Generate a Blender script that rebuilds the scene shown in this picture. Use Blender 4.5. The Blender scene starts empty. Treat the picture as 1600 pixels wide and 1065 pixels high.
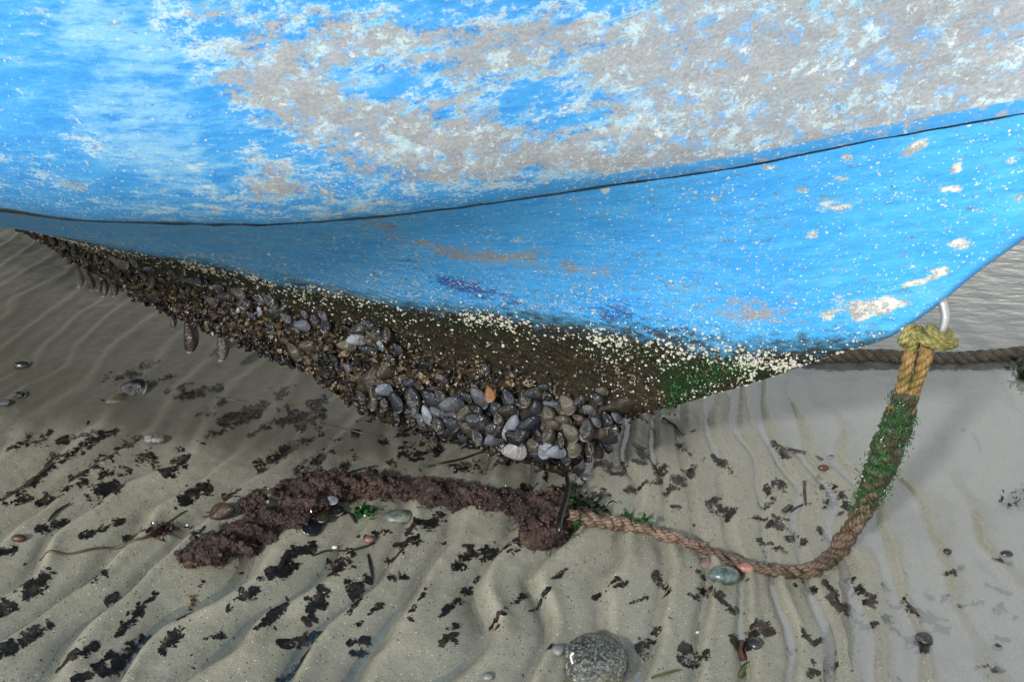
import bpy, math, random
import numpy as np
from mathutils import Vector, Matrix
RNG = np.random.default_rng(7)
random.seed(7)
SC = bpy.context.scene
COL = SC.collection

# ------------------------------------------------------------------ camera
PITCH, CAM_H, FOC = math.radians(30), 1.15, 35/36*1600
FW = np.array([0, math.cos(PITCH), -math.sin(PITCH)])
UP = np.array([0, math.sin(PITCH), math.cos(PITCH)])
RT = np.array([1.0, 0, 0])
CAM = np.array([0, 0, CAM_H])
cd = bpy.data.cameras.new('camera')
cam = bpy.data.objects.new('camera', cd); COL.objects.link(cam)
cam.location = CAM; cam.rotation_euler = (math.pi/2 - PITCH, 0, 0)
cd.lens = 35; cd.sensor_width = 36; cd.clip_end = 2000; cd.clip_start = .02
cd.dof.use_dof = True; cd.dof.focus_distance = 1.75; cd.dof.aperture_fstop = 16
SC.camera = cam

# ------------------------------------------------------------------ light
SUN_EL, SUN_AZ = math.radians(34), math.radians(180+36)   # azimuth clockwise from +Y: behind the camera, to its left
w = bpy.data.worlds.new('World'); SC.world = w; w.use_nodes = True
nt = w.node_tree; bg = nt.nodes['Background']
sky = nt.nodes.new('ShaderNodeTexSky'); sky.sky_type = 'NISHITA'; sky.sun_disc = False
sky.sun_elevation = SUN_EL; sky.sun_rotation = SUN_AZ; sky.dust_density = 1.0; sky.air_density = 3.0
hs = nt.nodes.new('ShaderNodeHueSaturation'); hs.inputs['Saturation'].default_value = .22
nt.links.new(sky.outputs[0], hs.inputs['Color']); nt.links.new(hs.outputs[0], bg.inputs[0])
bg.inputs[1].default_value = .15
sd = bpy.data.lights.new('sun', 'SUN'); sd.energy = 2.8; sd.angle = math.radians(4); sd.color = (1, .985, .965)
so = bpy.data.objects.new('sun', sd); COL.objects.link(so)
sdir = Vector((math.sin(SUN_AZ)*math.cos(SUN_EL), math.cos(SUN_AZ)*math.cos(SUN_EL), math.sin(SUN_EL)))
so.rotation_euler = sdir.to_track_quat('Z', 'Y').to_euler(); so.location = sdir*20
SC.view_settings.view_transform = 'Standard'; SC.view_settings.look = 'None'
SC.view_settings.exposure = 0.6; SC.view_settings.gamma = 1.0
SC.cycles.max_bounces = 6; SC.cycles.transparent_max_bounces = 12
SC.cycles.caustics_reflective = False; SC.cycles.caustics_refractive = False

# ------------------------------------------------------------------ numeric helpers
def ray(u, v): return FW*FOC + RT*(u-800) + UP*(532.5-v)
def gp(u, v, z=0.0):
    d = ray(u, v); return CAM + d*((z-CAM_H)/d[2])
def proj(p):
    q = np.asarray(p) - CAM; k = q@FW
    return 800 + FOC*(q@RT)/k, 532.5 - FOC*(q@UP)/k
def pxm(p): return FOC/((np.asarray(p)-CAM)@FW)          # photo pixels per metre at a point
def _h(i, j, k):
    n = (i*374761393 + j*668265263 + k*2147483647 + 1013904223) & 0xffffffff
    n = ((n ^ (n >> 13))*1274126177) & 0xffffffff
    n = ((n ^ (n >> 16))*2246822519) & 0xffffffff
    return ((n ^ (n >> 15)) & 0xffffff)/float(0xffffff)*2-1
def vnoise(x, y, z=0.0):
    x, y, z = np.broadcast_arrays(np.asarray(x, float), np.asarray(y, float), np.asarray(z, float))
    i, j, k = (np.floor(a).astype(np.int64) for a in (x, y, z))
    f, g, h = x-i, y-j, z-k
    f, g, h = (a*a*(3-2*a) for a in (f, g, h))
    r = 0
    for a in (0, 1):
        for b in (0, 1):
            for c in (0, 1):
                r = r + _h(i+a, j+b, k+c)*(f if a else 1-f)*(g if b else 1-g)*(h if c else 1-h)
    return r
def fbm(x, y, z=0.0, o=4):
    r, a, s = 0, .5, 1.0
    for q in range(o):
        r = r + a*vnoise(x*s+17.3*q, y*s-9.1*q, z*s+3.7*q); a *= .5; s *= 2.03
    return r
def sstep(a, b, x):
    t = np.clip((x-a)/(b-a), 0, 1); return t*t*(3-2*t)
def catmull(P, n):
    P = np.asarray(P, float)
    d = np.r_[0, np.cumsum(np.linalg.norm(np.diff(P[:, :3], axis=0), axis=1))]
    Q = np.vstack([2*P[0]-P[1], P, 2*P[-1]-P[-2]])
    t = np.linspace(0, d[-1], n); out = []
    for x in t:
        i = min(max(np.searchsorted(d, x)-1, 0), len(P)-2)
        u = (x-d[i])/max(d[i+1]-d[i], 1e-9)
        a, b, c, e = Q[i], Q[i+1], Q[i+2], Q[i+3]
        out.append(.5*((2*b)+(-a+c)*u+(2*a-5*b+4*c-e)*u*u+(-a+3*b-3*c+e)*u**3))
    return np.array(out)
def cubic(xs, ys):
    """smooth interpolation through a table"""
    xs, ys = np.asarray(xs, float), np.asarray(ys, float)
    m = np.gradient(ys, xs)
    def f(x):
        x = np.clip(np.asarray(x, float), xs[0], xs[-1])
        i = np.clip(np.searchsorted(xs, x)-1, 0, len(xs)-2)
        h = xs[i+1]-xs[i]; t = (x-xs[i])/h
        return (2*t**3-3*t**2+1)*ys[i]+(t**3-2*t**2+t)*h*m[i]+(-2*t**3+3*t**2)*ys[i+1]+(t**3-t**2)*h*m[i+1]
    return f

# ------------------------------------------------------------------ object helpers
def tag(o, label=None, cat=None, group=None, kind=None):
    if label: o['label'] = label
    if cat: o['category'] = cat
    if group: o['group'] = group
    if kind: o['kind'] = kind
    return o
def mesh_np(name, V, F, smooth=True):
    """V n x 3, F: an m x k array or a list of such arrays"""
    if not isinstance(F, list): F = [F]
    F = [np.asarray(f, np.int32) for f in F if len(f)]
    me = bpy.data.meshes.new(name)
    me.vertices.add(len(V)); me.vertices.foreach_set('co', np.asarray(V, np.float32).ravel())
    nl = sum(f.size for f in F); npoly = sum(len(f) for f in F)
    me.loops.add(nl); me.polygons.add(npoly)
    me.loops.foreach_set('vertex_index', np.concatenate([f.ravel() for f in F]))
    tot = np.concatenate([np.full(len(f), f.shape[1], np.int32) for f in F])
    me.polygons.foreach_set('loop_start', np.r_[0, np.cumsum(tot)[:-1]].astype(np.int32))
    me.polygons.foreach_set('loop_total', tot)
    me.polygons.foreach_set('use_smooth', np.full(npoly, smooth))
    me.update(calc_edges=True); me.validate()
    return me
def obj(name, me, mat=None, parent=None):
    o = bpy.data.objects.new(name, me); COL.objects.link(o)
    if mat and not me.materials: me.materials.append(mat)
    if parent: o.parent = parent
    return o
def attr(me, name, vals):
    a = me.attributes.new(name, 'FLOAT', 'POINT'); a.data.foreach_set('value', np.asarray(vals, np.float32).ravel())
def attr_uv(me, UV):
    uv = me.uv_layers.new(name='UVMap'); idx = np.empty(len(me.loops), np.int32)
    me.loops.foreach_get('vertex_index', idx); uv.data.foreach_set('uv', np.asarray(UV, np.float32)[idx].ravel())
def empty(name, loc=(0, 0, 0), rz=0):
    o = bpy.data.objects.new(name, None); COL.objects.link(o); o.location = loc; o.rotation_euler = (0, 0, rz)
    o.empty_display_size = .1; return o
def gridF(nu, nv, wrap=False):
    i = np.arange(nu-1)[:, None]; j = np.arange(nv if wrap else nv-1)[None, :]; k = (j+1) % nv
    return np.stack([i*nv+j, i*nv+k, (i+1)*nv+k, (i+1)*nv+j], -1).reshape(-1, 4)
def replicate(tv, tf, R, T):
    """tv k x 3 template, tf list of face arrays, R N x 3 x 3, T N x 3"""
    N, k = len(T), len(tv)
    V = (np.einsum('nij,kj->nki', R, tv)+T[:, None]).reshape(-1, 3)
    off = (np.arange(N)*k)[:, None, None]
    return V, [(np.asarray(f)[None]+off).reshape(-1, np.asarray(f).shape[1]) for f in tf]
def joined(parts):
    Vs, Fs, o = [], {}, 0
    for V, F in parts:
        for f in (F if isinstance(F, list) else [F]):
            f = np.asarray(f)
            if len(f): Fs.setdefault(f.shape[1], []).append(f+o)
        Vs.append(V); o += len(V)
    return np.vstack(Vs), [np.vstack(f) for f in Fs.values()]
def frames(P):
    T = np.gradient(P, axis=0); T /= np.linalg.norm(T, axis=1)[:, None]+1e-12
    N = np.zeros_like(P); a = np.array([0, 0, 1.0]) if abs(T[0][2]) < .9 else np.array([1.0, 0, 0])
    v = a - T[0]*(a@T[0]); N[0] = v/np.linalg.norm(v)
    for i in range(1, len(P)):
        v = N[i-1]-T[i]*(N[i-1]@T[i]); N[i] = v/np.linalg.norm(v)
    return T, N, np.cross(T, N)
def tube(P, r, sides=10, cap=True):
    P = np.asarray(P, float); r = np.broadcast_to(r, len(P)); T, N, B = frames(P)
    a = np.linspace(0, 2*np.pi, sides, endpoint=False)
    V = P[:, None]+r[:, None, None]*(np.cos(a)[None, :, None]*N[:, None]+np.sin(a)[None, :, None]*B[:, None])
    V = V.reshape(-1, 3); F = [gridF(len(P), sides, True)]
    if cap:
        n = len(V); V = np.vstack([V, P[0], P[-1]]); k = np.arange(sides)
        F.append(np.stack([np.full(sides, n), (k+1) % sides, k], 1))
        o = (len(P)-1)*sides; F.append(np.stack([np.full(sides, n+1), o+k, o+(k+1) % sides], 1))
    return V, F
def tube_uv(P, sides, extra=2):
    L = np.r_[0, np.cumsum(np.linalg.norm(np.diff(P, axis=0), axis=1))]
    uv = np.stack(np.broadcast_arrays(L[:, None], np.linspace(0, 1, sides, endpoint=False)[None]), -1).reshape(-1, 2)
    return np.vstack([uv, [[0, 0], [L[-1], 0]]])
def rotmats(X, Z):
    """frames with x axis X and z axis near Z"""
    X = X/(np.linalg.norm(X, axis=-1, keepdims=True)+1e-12)
    Y = np.cross(Z, X); Y /= np.linalg.norm(Y, axis=-1, keepdims=True)+1e-12
    return np.stack([X, Y, np.cross(X, Y)], -1)
def to_mat(R, p):
    m = Matrix.Identity(4)
    for i in range(3):
        for j in range(3): m[i][j] = R[i, j]
        m[i][3] = p[i]
    return m

# ------------------------------------------------------------------ material helper
class NT:
    def __init__(s, name):
        s.m = bpy.data.materials.new(name); s.m.use_nodes = True; s.t = s.m.node_tree
        s.b = s.t.nodes['Principled BSDF']; s.out = s.t.nodes['Material Output']; s.n = s.t.nodes
    def new(s, t): return s.n.new(t)
    def put(s, sock, v):
        if hasattr(v, 'is_output'): s.t.links.new(v, sock)
        elif isinstance(v, (tuple, list)) and len(v) == 3 and len(sock.default_value) == 4: sock.default_value = (*v, 1)
        else: sock.default_value = v
    def coord(s, k='Object'): return s.new('ShaderNodeTexCoord').outputs[k]
    def uv(s): return s.coord('UV')
    def mapping(s, vec, scale=(1, 1, 1), rot=(0, 0, 0), loc=(0, 0, 0)):
        n = s.new('ShaderNodeMapping'); s.put(n.inputs['Vector'], vec); n.inputs['Scale'].default_value = scale
        n.inputs['Rotation'].default_value = rot; n.inputs['Location'].default_value = loc; return n.outputs[0]
    def noise(s, vec, scale, detail=4, rough=.55, dist=0.0, col=False):
        n = s.new('ShaderNodeTexNoise'); s.put(n.inputs['Vector'], vec); n.inputs['Scale'].default_value = scale
        n.inputs['Detail'].default_value = detail; n.inputs['Roughness'].default_value = rough; n.inputs['Distortion'].default_value = dist
        return n.outputs['Color' if col else 0]
    def voro(s, vec, scale, feat='F1', out='Distance', rand=1.0):
        n = s.new('ShaderNodeTexVoronoi'); n.feature = feat; s.put(n.inputs['Vector'], vec)
        n.inputs['Scale'].default_value = scale; n.inputs['Randomness'].default_value = rand; return n.outputs[out]
    def attr(s, name):
        n = s.new('ShaderNodeAttribute'); n.attribute_name = name; return n.outputs['Fac']
    def rnd(s): return s.new('ShaderNodeObjectInfo').outputs['Random']
    def math(s, op, a, b=0.0, c=0.0):
        n = s.new('ShaderNodeMath'); n.operation = op
        s.put(n.inputs[0], a); s.put(n.inputs[1], b); s.put(n.inputs[2], c); return n.outputs[0]
    def add(s, a, b): return s.math('ADD', a, b)
    def mul(s, a, b): return s.math('MULTIPLY', a, b)
    def step(s, x, a, b):
        n = s.new('ShaderNodeMapRange'); n.interpolation_type = 'SMOOTHSTEP'; s.put(n.inputs[0], x)
        n.inputs[1].default_value = a; n.inputs[2].default_value = b; return n.outputs[0]
    def ramp(s, x, stops):
        n = s.new('ShaderNodeValToRGB'); s.put(n.inputs[0], x); e = n.color_ramp.elements
        while len(e) < len(stops): e.new(.5)
        for q, (p, c) in zip(e, stops): q.position = p; q.color = (*c, 1)
        return n.outputs[0]
    def mix(s, f, a, b, mode='MIX'):
        n = s.new('ShaderNodeMix'); n.data_type = 'RGBA'; n.blend_type = mode; n.clamp_factor = True
        s.put(n.inputs[0], f); s.put(n.inputs[6], a); s.put(n.inputs[7], b); return n.outputs[2]
    def bump(s, h, strength=.5, dist=.003, normal=None):
        n = s.new('ShaderNodeBump'); s.put(n.inputs['Height'], h); n.inputs['Strength'].default_value = strength
        n.inputs['Distance'].default_value = dist
        if normal: s.put(n.inputs['Normal'], normal)
        return n.outputs[0]
    def done(s, col, rough=.5, normal=None, spec=.5, **kw):
        s.put(s.b.inputs['Base Color'], col); s.put(s.b.inputs['Roughness'], rough)
        s.put(s.b.inputs['Specular IOR Level'], spec)
        if normal: s.put(s.b.inputs['Normal'], normal)
        for k, v in kw.items(): s.put(s.b.inputs[k], v)
        return s.m
def xyz(q, vec, k):
    n = q.new('ShaderNodeSeparateXYZ'); q.put(n.inputs[0], vec); return n.outputs[k]

# ------------------------------------------------------------------ ground and water
WATER_Z = -.010
shore = np.array([gp(u, v)[:2] for u, v in [(1010, 560), (1090, 612), (1150, 640), (1188, 662), (1235, 700), (1262, 735), (1288, 780), (1345, 818),
                  (1420, 842), (1452, 905), (1492, 965), (1560, 1045), (1660, 1160)]])
shore = np.vstack([[-3.5, 12.0], [-.3, 3.6], shore, [1.0, .2], [1.6, -3.0]])
def shore_dist(x, y):
    """metres from the shoreline, positive on the sand"""
    best = np.full(np.shape(x), 1e9); sgn = np.ones(np.shape(x))
    for a, b in zip(shore[:-1], shore[1:]):
        e = b-a; L = e@e; t = np.clip(((x-a[0])*e[0]+(y-a[1])*e[1])/L, 0, 1)
        d = np.hypot(x-a[0]-t*e[0], y-a[1]-t*e[1]); cr = e[0]*(y-a[1])-e[1]*(x-a[0])
        m = d < best; best = np.where(m, d, best); sgn = np.where(m, np.where(cr > 0, -1., 1.), sgn)
    return best*sgn
PUDDLES = [(gp(60, 955), .11, .0035), (gp(1330, 1010), .10, .006), (gp(1500, 1030), .16, .006)]
NN_ = (math.sin(math.radians(26)), math.cos(math.radians(26)))
def phase(x, y):
    r = sstep(.1, .75, x)
    wv = .85*fbm(x*3.4, y*3.0, 5, 3)
    return (x*.95-y*(.31-.25*r))/.102+wv+.25*vnoise(x*9, y*9, 2)
def rip(x, y):
    p = 2*np.pi*phase(x, y); r_ = np.sin(p+.95*np.sin(p)); return r_-.18*np.exp(-((r_+1)/.25)**2)
def sand_h(x, y):
    x = np.asarray(x, float); y = np.asarray(y, float)
    d = shore_dist(x, y)
    base = WATER_Z + .011*np.tanh(d/.28)*(d > 0) + np.where(d < 0, .0052*np.tanh(d/.35)+.012*np.tanh(d/1.2), 0) + np.where(d > .6, .02*(np.hypot(np.maximum(d-.6, 0), .3)-.3), 0)*.0
    amp = (.0042+.0058*sstep(-.5, .5, fbm(x*2.1, y*2.1, 9, 2)*1.4))*(1-.35*sstep(.9, 2.6, d))
    far = sstep(3.2, 4.5, np.hypot(x, y-1.5)); amp = amp*(1-far)*1.3*(1-.82*sstep(.60, .15, np.abs(x*NN_[0]+y*NN_[1]-1.40))*sstep(.1, -.35, x))*(1-.38*sstep(0, -.3, d))
    h = base+amp*rip(x, y)+.006*fbm(x*4, y*4, 1, 3)+.0010*(fbm(x*9+.6*fbm(x*5, y*5, 3, 2), y*14, 6, 3))*sstep(.1, -.35, x)+.0022*fbm((x*.95-y*.31)*30, (x*.31+y*.95)*11, 4, 3)+.0008*fbm(x*40, y*40, 14, 2)+.0006*vnoise(x*90, y*90, 8)
    for p, r, dz in PUDDLES: h = h-dz*np.exp(-((x-p[0])**2+(y-p[1])**2)/r**2)
    return h
def sand_shade_field(x, y):  # soft blobs where shade from hull and clump is painted into the sand
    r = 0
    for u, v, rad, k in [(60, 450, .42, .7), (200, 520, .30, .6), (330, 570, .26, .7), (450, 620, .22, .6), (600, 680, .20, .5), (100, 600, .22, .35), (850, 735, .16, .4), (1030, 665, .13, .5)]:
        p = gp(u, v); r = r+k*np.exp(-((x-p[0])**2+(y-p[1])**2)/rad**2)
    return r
def gps(u, v, up=0.0):
    """the point of the sand surface (lifted by up) seen at a photo pixel"""
    z = 0.0
    for _ in range(4):
        p = gp(u, v, z+up); z = float(sand_h(p[0], p[1]))
    return gp(u, v, z+up)

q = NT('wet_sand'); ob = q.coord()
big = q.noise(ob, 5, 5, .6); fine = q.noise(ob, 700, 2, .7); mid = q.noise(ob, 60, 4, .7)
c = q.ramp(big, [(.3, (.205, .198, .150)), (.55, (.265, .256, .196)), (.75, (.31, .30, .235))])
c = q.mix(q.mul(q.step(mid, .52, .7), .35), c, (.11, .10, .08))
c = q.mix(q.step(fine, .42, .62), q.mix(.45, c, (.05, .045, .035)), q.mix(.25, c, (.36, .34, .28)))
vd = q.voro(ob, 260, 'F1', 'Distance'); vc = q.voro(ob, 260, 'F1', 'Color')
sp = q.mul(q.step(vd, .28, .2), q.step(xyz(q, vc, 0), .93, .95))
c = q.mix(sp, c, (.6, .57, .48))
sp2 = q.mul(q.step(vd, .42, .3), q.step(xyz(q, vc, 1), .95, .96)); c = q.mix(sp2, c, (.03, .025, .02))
wet = q.attr('wet'); sand_shade = q.add(q.attr('sand_shade'), q.mul(q.math('SUBTRACT', q.noise(ob, 7, 5, .6), .5), .9)); c = q.mix(q.mul(q.step(sand_shade, .05, .75), .86), c, (.036, .035, .028))  # sand colour darkened under the hull to stand for its shade
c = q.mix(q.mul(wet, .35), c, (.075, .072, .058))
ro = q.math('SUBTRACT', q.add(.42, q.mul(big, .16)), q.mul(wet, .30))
nb = q.bump(fine, .35, .0012, q.bump(mid, .35, .004)); sand_mat = q.done(c, q.add(ro, q.mul(q.step(sand_shade, .05, .75), .15)), nb, q.add(.16, q.add(q.mul(wet, .30), q.mul(q.step(sand_shade, .05, .75), -.11))))

q = NT('shallow_water'); ob = q.coord()
n1 = q.noise(q.mapping(ob, (1, 2.4, 1), (0, 0, .25)), 14, 3, .55); n2 = q.noise(ob, 3.5, 3, .5)
far = q.step(xyz(q, ob, 1), 1.75, 2.25); b2 = q.bump(q.add(q.mul(n1, q.add(.12, q.mul(far, 1.3))), q.mul(n2, .25)), .35, .012)
gl = q.new('ShaderNodeBsdfGlossy'); q.put(gl.inputs['Roughness'], .012); q.put(gl.inputs['Normal'], b2); gl.inputs['Color'].default_value = (1, 1, 1, 1)
tr = q.new('ShaderNodeBsdfTransparent'); tr.inputs['Color'].default_value = (.95, .96, .95, 1)
sky_sheen = q.new('ShaderNodeBsdfDiffuse'); q.put(sky_sheen.inputs['Color'], q.mix(q.step(q.noise(ob, 9, 5, .65), .5, .68), (.33, .335, .35), (.25, .26, .29)))  # pale diffuse grey, painted in for the sky's reflection on the water
msl = q.new('ShaderNodeMixShader'); q.put(msl.inputs[0], q.mul(q.step(q.attr('depth'), .0, .005), .28)); q.put(msl.inputs[1], tr.outputs[0]); q.put(msl.inputs[2], sky_sheen.outputs[0])
geo = q.new('ShaderNodeNewGeometry'); dt = q.new('ShaderNodeVectorMath'); dt.operation = 'DOT_PRODUCT'
q.put(dt.inputs[0], geo.outputs['Incoming']); q.put(dt.inputs[1], b2); ca_ = q.math('ABSOLUTE', dt.outputs['Value'])
fres = q.add(.14, q.mul(.86, q.math('POWER', q.math('SUBTRACT', 1.0, q.math('MINIMUM', ca_, 1.0)), 5.0)))   # Schlick, the same from both sides
ms = q.new('ShaderNodeMixShader'); q.put(ms.inputs[0], fres); q.put(ms.inputs[1], msl.outputs[0]); q.put(ms.inputs[2], gl.outputs[0])
q.t.links.new(ms.outputs[0], q.out.inputs['Surface']); water_mat = q.m

def axis(lo, hi, st, ext):
    a = np.arange(lo, hi+st/2, st); g = st*np.cumsum(1.28**np.arange(1, 60)); g = g[g < ext]
    g = np.r_[g, ext]; return np.r_[lo-g[::-1], a, hi+g]
gx, gy = axis(-1.75, 1.75, .0058, 900), axis(.72, 3.1, .0058, 900)
X, Y = np.meshgrid(gx, gy, indexing='ij'); Zs = sand_h(X, Y)
V = np.stack([X, Y, Zs], -1).reshape(-1, 3)
me = mesh_np('sand', V, gridF(len(gx), len(gy))[:, ::-1]); attr(me, 'wet', 1-sstep(.004, .022, Zs-WATER_Z)); attr(me, 'sand_shade', sand_shade_field(X, Y))
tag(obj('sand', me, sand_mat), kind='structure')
Vw = V.copy(); Vw[:, 2] = WATER_Z; me = mesh_np('water', Vw, gridF(len(gx), len(gy))[:, ::-1]); attr(me, 'depth', np.where(shore_dist(X, Y) < .4, WATER_Z-Zs, 0))
tag(obj('water', me, water_mat), kind='structure')

# ------------------------------------------------------------------ boat: shape in its own axes (s forward, b out to the near side, z up)
ANG = math.radians(26)
DR = np.array([math.cos(ANG), -math.sin(ANG), 0]); NN = np.array([math.sin(ANG), math.cos(ANG), 0])
PB = gp(870, 660, .10); PB0 = np.array([PB[0], PB[1], 0]); CB = NN@PB
def pl(u, v, b=0.0):
    d = ray(u, v); t = (CB-b-NN@CAM)/(NN@d); p = CAM+d*t
    return np.array([DR@(p-PB0), b, p[2]])
def BW(s, b, z):
    s, b, z = np.broadcast_arrays(np.asarray(s, float), b, z)
    return PB0+s[..., None]*DR-b[..., None]*NN+z[..., None]*np.array([0, 0, 1.0])
def BL(p):
    p = np.asarray(p)-PB0; return np.stack([p@DR, -(p@NN), p[..., 2]], -1)
def L2(s, b, z): return np.stack(np.broadcast_arrays(s, -np.asarray(b, float), z), -1)    # boat local coordinates (the boat's y axis points away from the viewer)
KEEL = np.array([pl(u, v) for u, v in [(0, 333), (80, 372), (150, 415), (250, 470), (350, 512), (430, 545), (500, 570), (600, 605), (700, 640), (800, 660), (900, 665), (1000, 645), (1040, 637), (1120, 614), (1200, 590), (1300, 553), (1400, 520), (1470, 472), (1520, 430), (1600, 372)]])
zk_f = cubic(np.r_[-3.2, -2.6, -1.9, KEEL[:, 0], .79, .95, 1.15], np.r_[.02, .08, .21, KEEL[:, 2], .80, 1.07, 1.42])
SEAM = [(0, 330, .55), (100, 342, .53), (250, 348, .50), (430, 350, .44), (550, 342, .40), (750, 320, .33), (950, 290, .24), (1150, 262, .17), (1350, 222, .11), (1600, 178, .05)]
sm = np.array([pl(u, v, b) for u, v, b in SEAM])
ss = np.r_[-3.2, -2.2, -1.3, -.95, sm[:, 0], .79, 1.15]
bs_f = cubic(ss, np.r_[.58, .64, .62, .595, sm[:, 1], .022, .02])
zs_f = cubic(ss, np.r_[.56, .54, .545, .56, sm[:, 2], .825, .95])
p_f = cubic([-3.2, -1.2, -.3, .0, .2, .35, .5, 1.15], [1.7, 1.8, 2.1, 2.1, 1.75, 1.3, 1.1, 1.0])
KH = .022
def bottom_bz(s, t):
    zk, zs, bs = zk_f(s), zs_f(s), bs_f(s); H = np.maximum(zs-zk, 1e-4)
    r = np.clip(t*H/.028, 0, 1); kb = np.minimum(KH, bs)*np.sqrt(1-(1-r)**2)
    return kb+(bs-np.minimum(KH, bs))*t**p_f(s), zk+H*t
def hull_b(s, z):
    zk, zs = zk_f(s), zs_f(s); t = np.clip((z-zk)/np.maximum(zs-zk, 1e-4), 0, 1); return bottom_bz(s, t)[0]
def top_bz(s, h):
    a = .10*(1-sstep(-.4, .5, s))+.007; tau = .075*(1-sstep(-.4, .5, s))+.024
    k = .20+.05*sstep(0, .6, s); nose = sstep(.0, .16, 1.16-s)
    bs = bs_f(s)
    return bs+.001+(a*(1-np.exp(-h/tau))+k*h)*np.minimum(1, bs/.10)*nose, None

def blob(U, Vv, lst):
    r = np.zeros(U.shape)
    for u, v, ru, rv, an, k in lst:
        a = math.radians(an); x = (U-u)*math.cos(a)+(Vv-v)*math.sin(a); y = -(U-u)*math.sin(a)+(Vv-v)*math.cos(a)
        r = r+k*np.exp(-((x/ru)**2+(y/rv)**2))
    return r
GREY = [(440, 135, 95, 50, 25, .9), (540, 200, 90, 40, 20, .8), (420, 278, 42, 32, 35, .9), (640, 215, 85, 45, 10, .6), (770, 215, 70, 40, 0, .7), (690, 262, 95, 26, -5, .6), (580, 60, 90, 35, -10, .7),
        (750, 100, 90, 45, 0, .45), (900, 60, 130, 45, -10, .5), (1020, 160, 120, 70, -10, .5), (1250, 130, 330, 110, -8, .85), (1480, 80, 260, 110, 0, .6), (1100, 30, 130, 40, 0, .5), (1000, 240, 120, 22, -8, .6),
        (850, 240, 120, 22, -6, .5), (90, 280, 45, 16, 30, .8), (130, 295, 25, 10, 30, .5), (285, 195, 14, 12, 40, .6), (60, 20, 30, 25, 60, .3), (1400, 190, 220, 24, -10, .5), (1200, 225, 150, 20, -10, .5)]
BLUE = [(1065, 90, 38, 45, 0, -.5), (840, 155, 95, 45, -10, -.6), (870, 190, 60, 25, 0, -.4), (950, 20, 80, 22, 0, -.5), (700, 20, 120, 25, 0, -.6), (600, 240, 60, 25, 20, -.5), (550, 130, 50, 30, 0, -.4), (640, 140, 50, 50, 20, -.35),
        (1120, 150, 30, 14, -25, -.5), (1310, 140, 24, 14, 0, -.45), (1310, 175, 50, 10, -20, -.45), (1080, 205, 40, 22, 0, -.4), (1400, 150, 60, 9, -25, -.4), (350, 220, 90, 60, 30, -.4)]
CHALK = [(170, 100, 90, 190, -30, .7), (255, 215, 80, 90, -30, .6), (330, 280, 60, 40, 0, .3), (150, 20, 90, 60, 0, .5), (500, 90, 130, 50, 0, .5), (560, 125, 60, 25, 0, .5), (1090, 215, 35, 22, 0, .8), (810, 180, 60, 25, 0, .5), (740, 165, 30, 18, 0, .9), (690, 220, 40, 30, 20, .5),
         (520, 235, 50, 30, 20, .7), (270, 95, 70, 35, 20, .35), (380, 20, 60, 16, 0, .5)]
CHIP = [(1380, 478, 40, 15, -12, 1.1), (1345, 490, 14, 14, 0, .9), (1428, 442, 26, 6, -8, .9), (1468, 425, 17, 8, -20, 1.1), (1500, 381, 20, 9, 0, 1), (1495, 262, 10, 20, 15, .8), (1488, 295, 24, 6, -5, .9), (1430, 230, 36, 11, -30, .8),
        (1300, 322, 36, 14, 0, .65), (1322, 245, 12, 8, 0, .7), (1270, 367, 12, 10, -30, .7), (1318, 278, 18, 6, 0, .6), (1255, 299, 13, 7, 0, .7), (1200, 262, 20, 5, -8, .7), (1530, 330, 10, 8, 0, .6), (1315, 470, 24, 14, 0, .55),
        (1295, 495, 18, 14, 0, .6), (1170, 560, 20, 8, 0, .6), (1440, 380, 10, 5, 0, .5), (1115, 310, 10, 7, 0, .6), (945, 298, 9, 7, 0, .8), (810, 375, 14, 10, 0, .6), (975, 335, 10, 7, 0, .5), (1580, 250, 14, 16, 0, .6), (1590, 310, 12, 10, 0, .5)]
BEIGE = [(780, 415, 330, 60, 8, .16), (1100, 480, 200, 40, 0, .14), (760, 402, 62, 11, 3, .9), (830, 395, 30, 8, -10, .7), (680, 385, 45, 9, 15, .8), (905, 420, 70, 11, 5, .65), (1180, 490, 62, 15, 0, .9), (1300, 495, 30, 10, 0, .4), (590, 352, 34, 9, 5, .8), (620, 375, 20, 10, 20, .6), (890, 312, 46, 6, 8, .6), (1160, 470, 30, 8, 0, .4), (1070, 450, 40, 7, 0, .45)]
NAVY = [(820, 470, 300, 40, 12, .22), (350, 385, 150, 22, 15, .2), (740, 452, 55, 12, 14, .8), (700, 440, 30, 9, 10, .5), (960, 490, 48, 16, 5, .7), (1065, 520, 45, 12, 8, .8), (790, 480, 25, 9, 0, .4), (640, 410, 30, 8, 15, .35), (1120, 245, 30, 10, 0, 0), (1010, 520, 30, 10, 0, .5), (1000, 470, 40, 10, 0, .35)]

boat = empty('fishing_boat', (PB0[0], PB0[1], 0), -ANG)
tag(boat, 'old blue painted wooden boat with peeling paint, its fouled keel resting on the sand', 'boat')

def half_and_mirror(s, b, z):
    n0, n1 = s.shape
    V1 = L2(s, b, z).reshape(-1, 3); V2 = V1*np.array([1, -1, 1]); F = gridF(n0, n1)
    return np.vstack([V1, V2]), np.vstack([F, F[:, ::-1]+len(V1)])
# paint of the topsides
def girth(s, b, z):
    d = np.hypot(np.diff(b, axis=1), np.diff(z, axis=1)); return np.concatenate([np.zeros((len(b), 1)), np.cumsum(d, axis=1)], 1)

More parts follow.
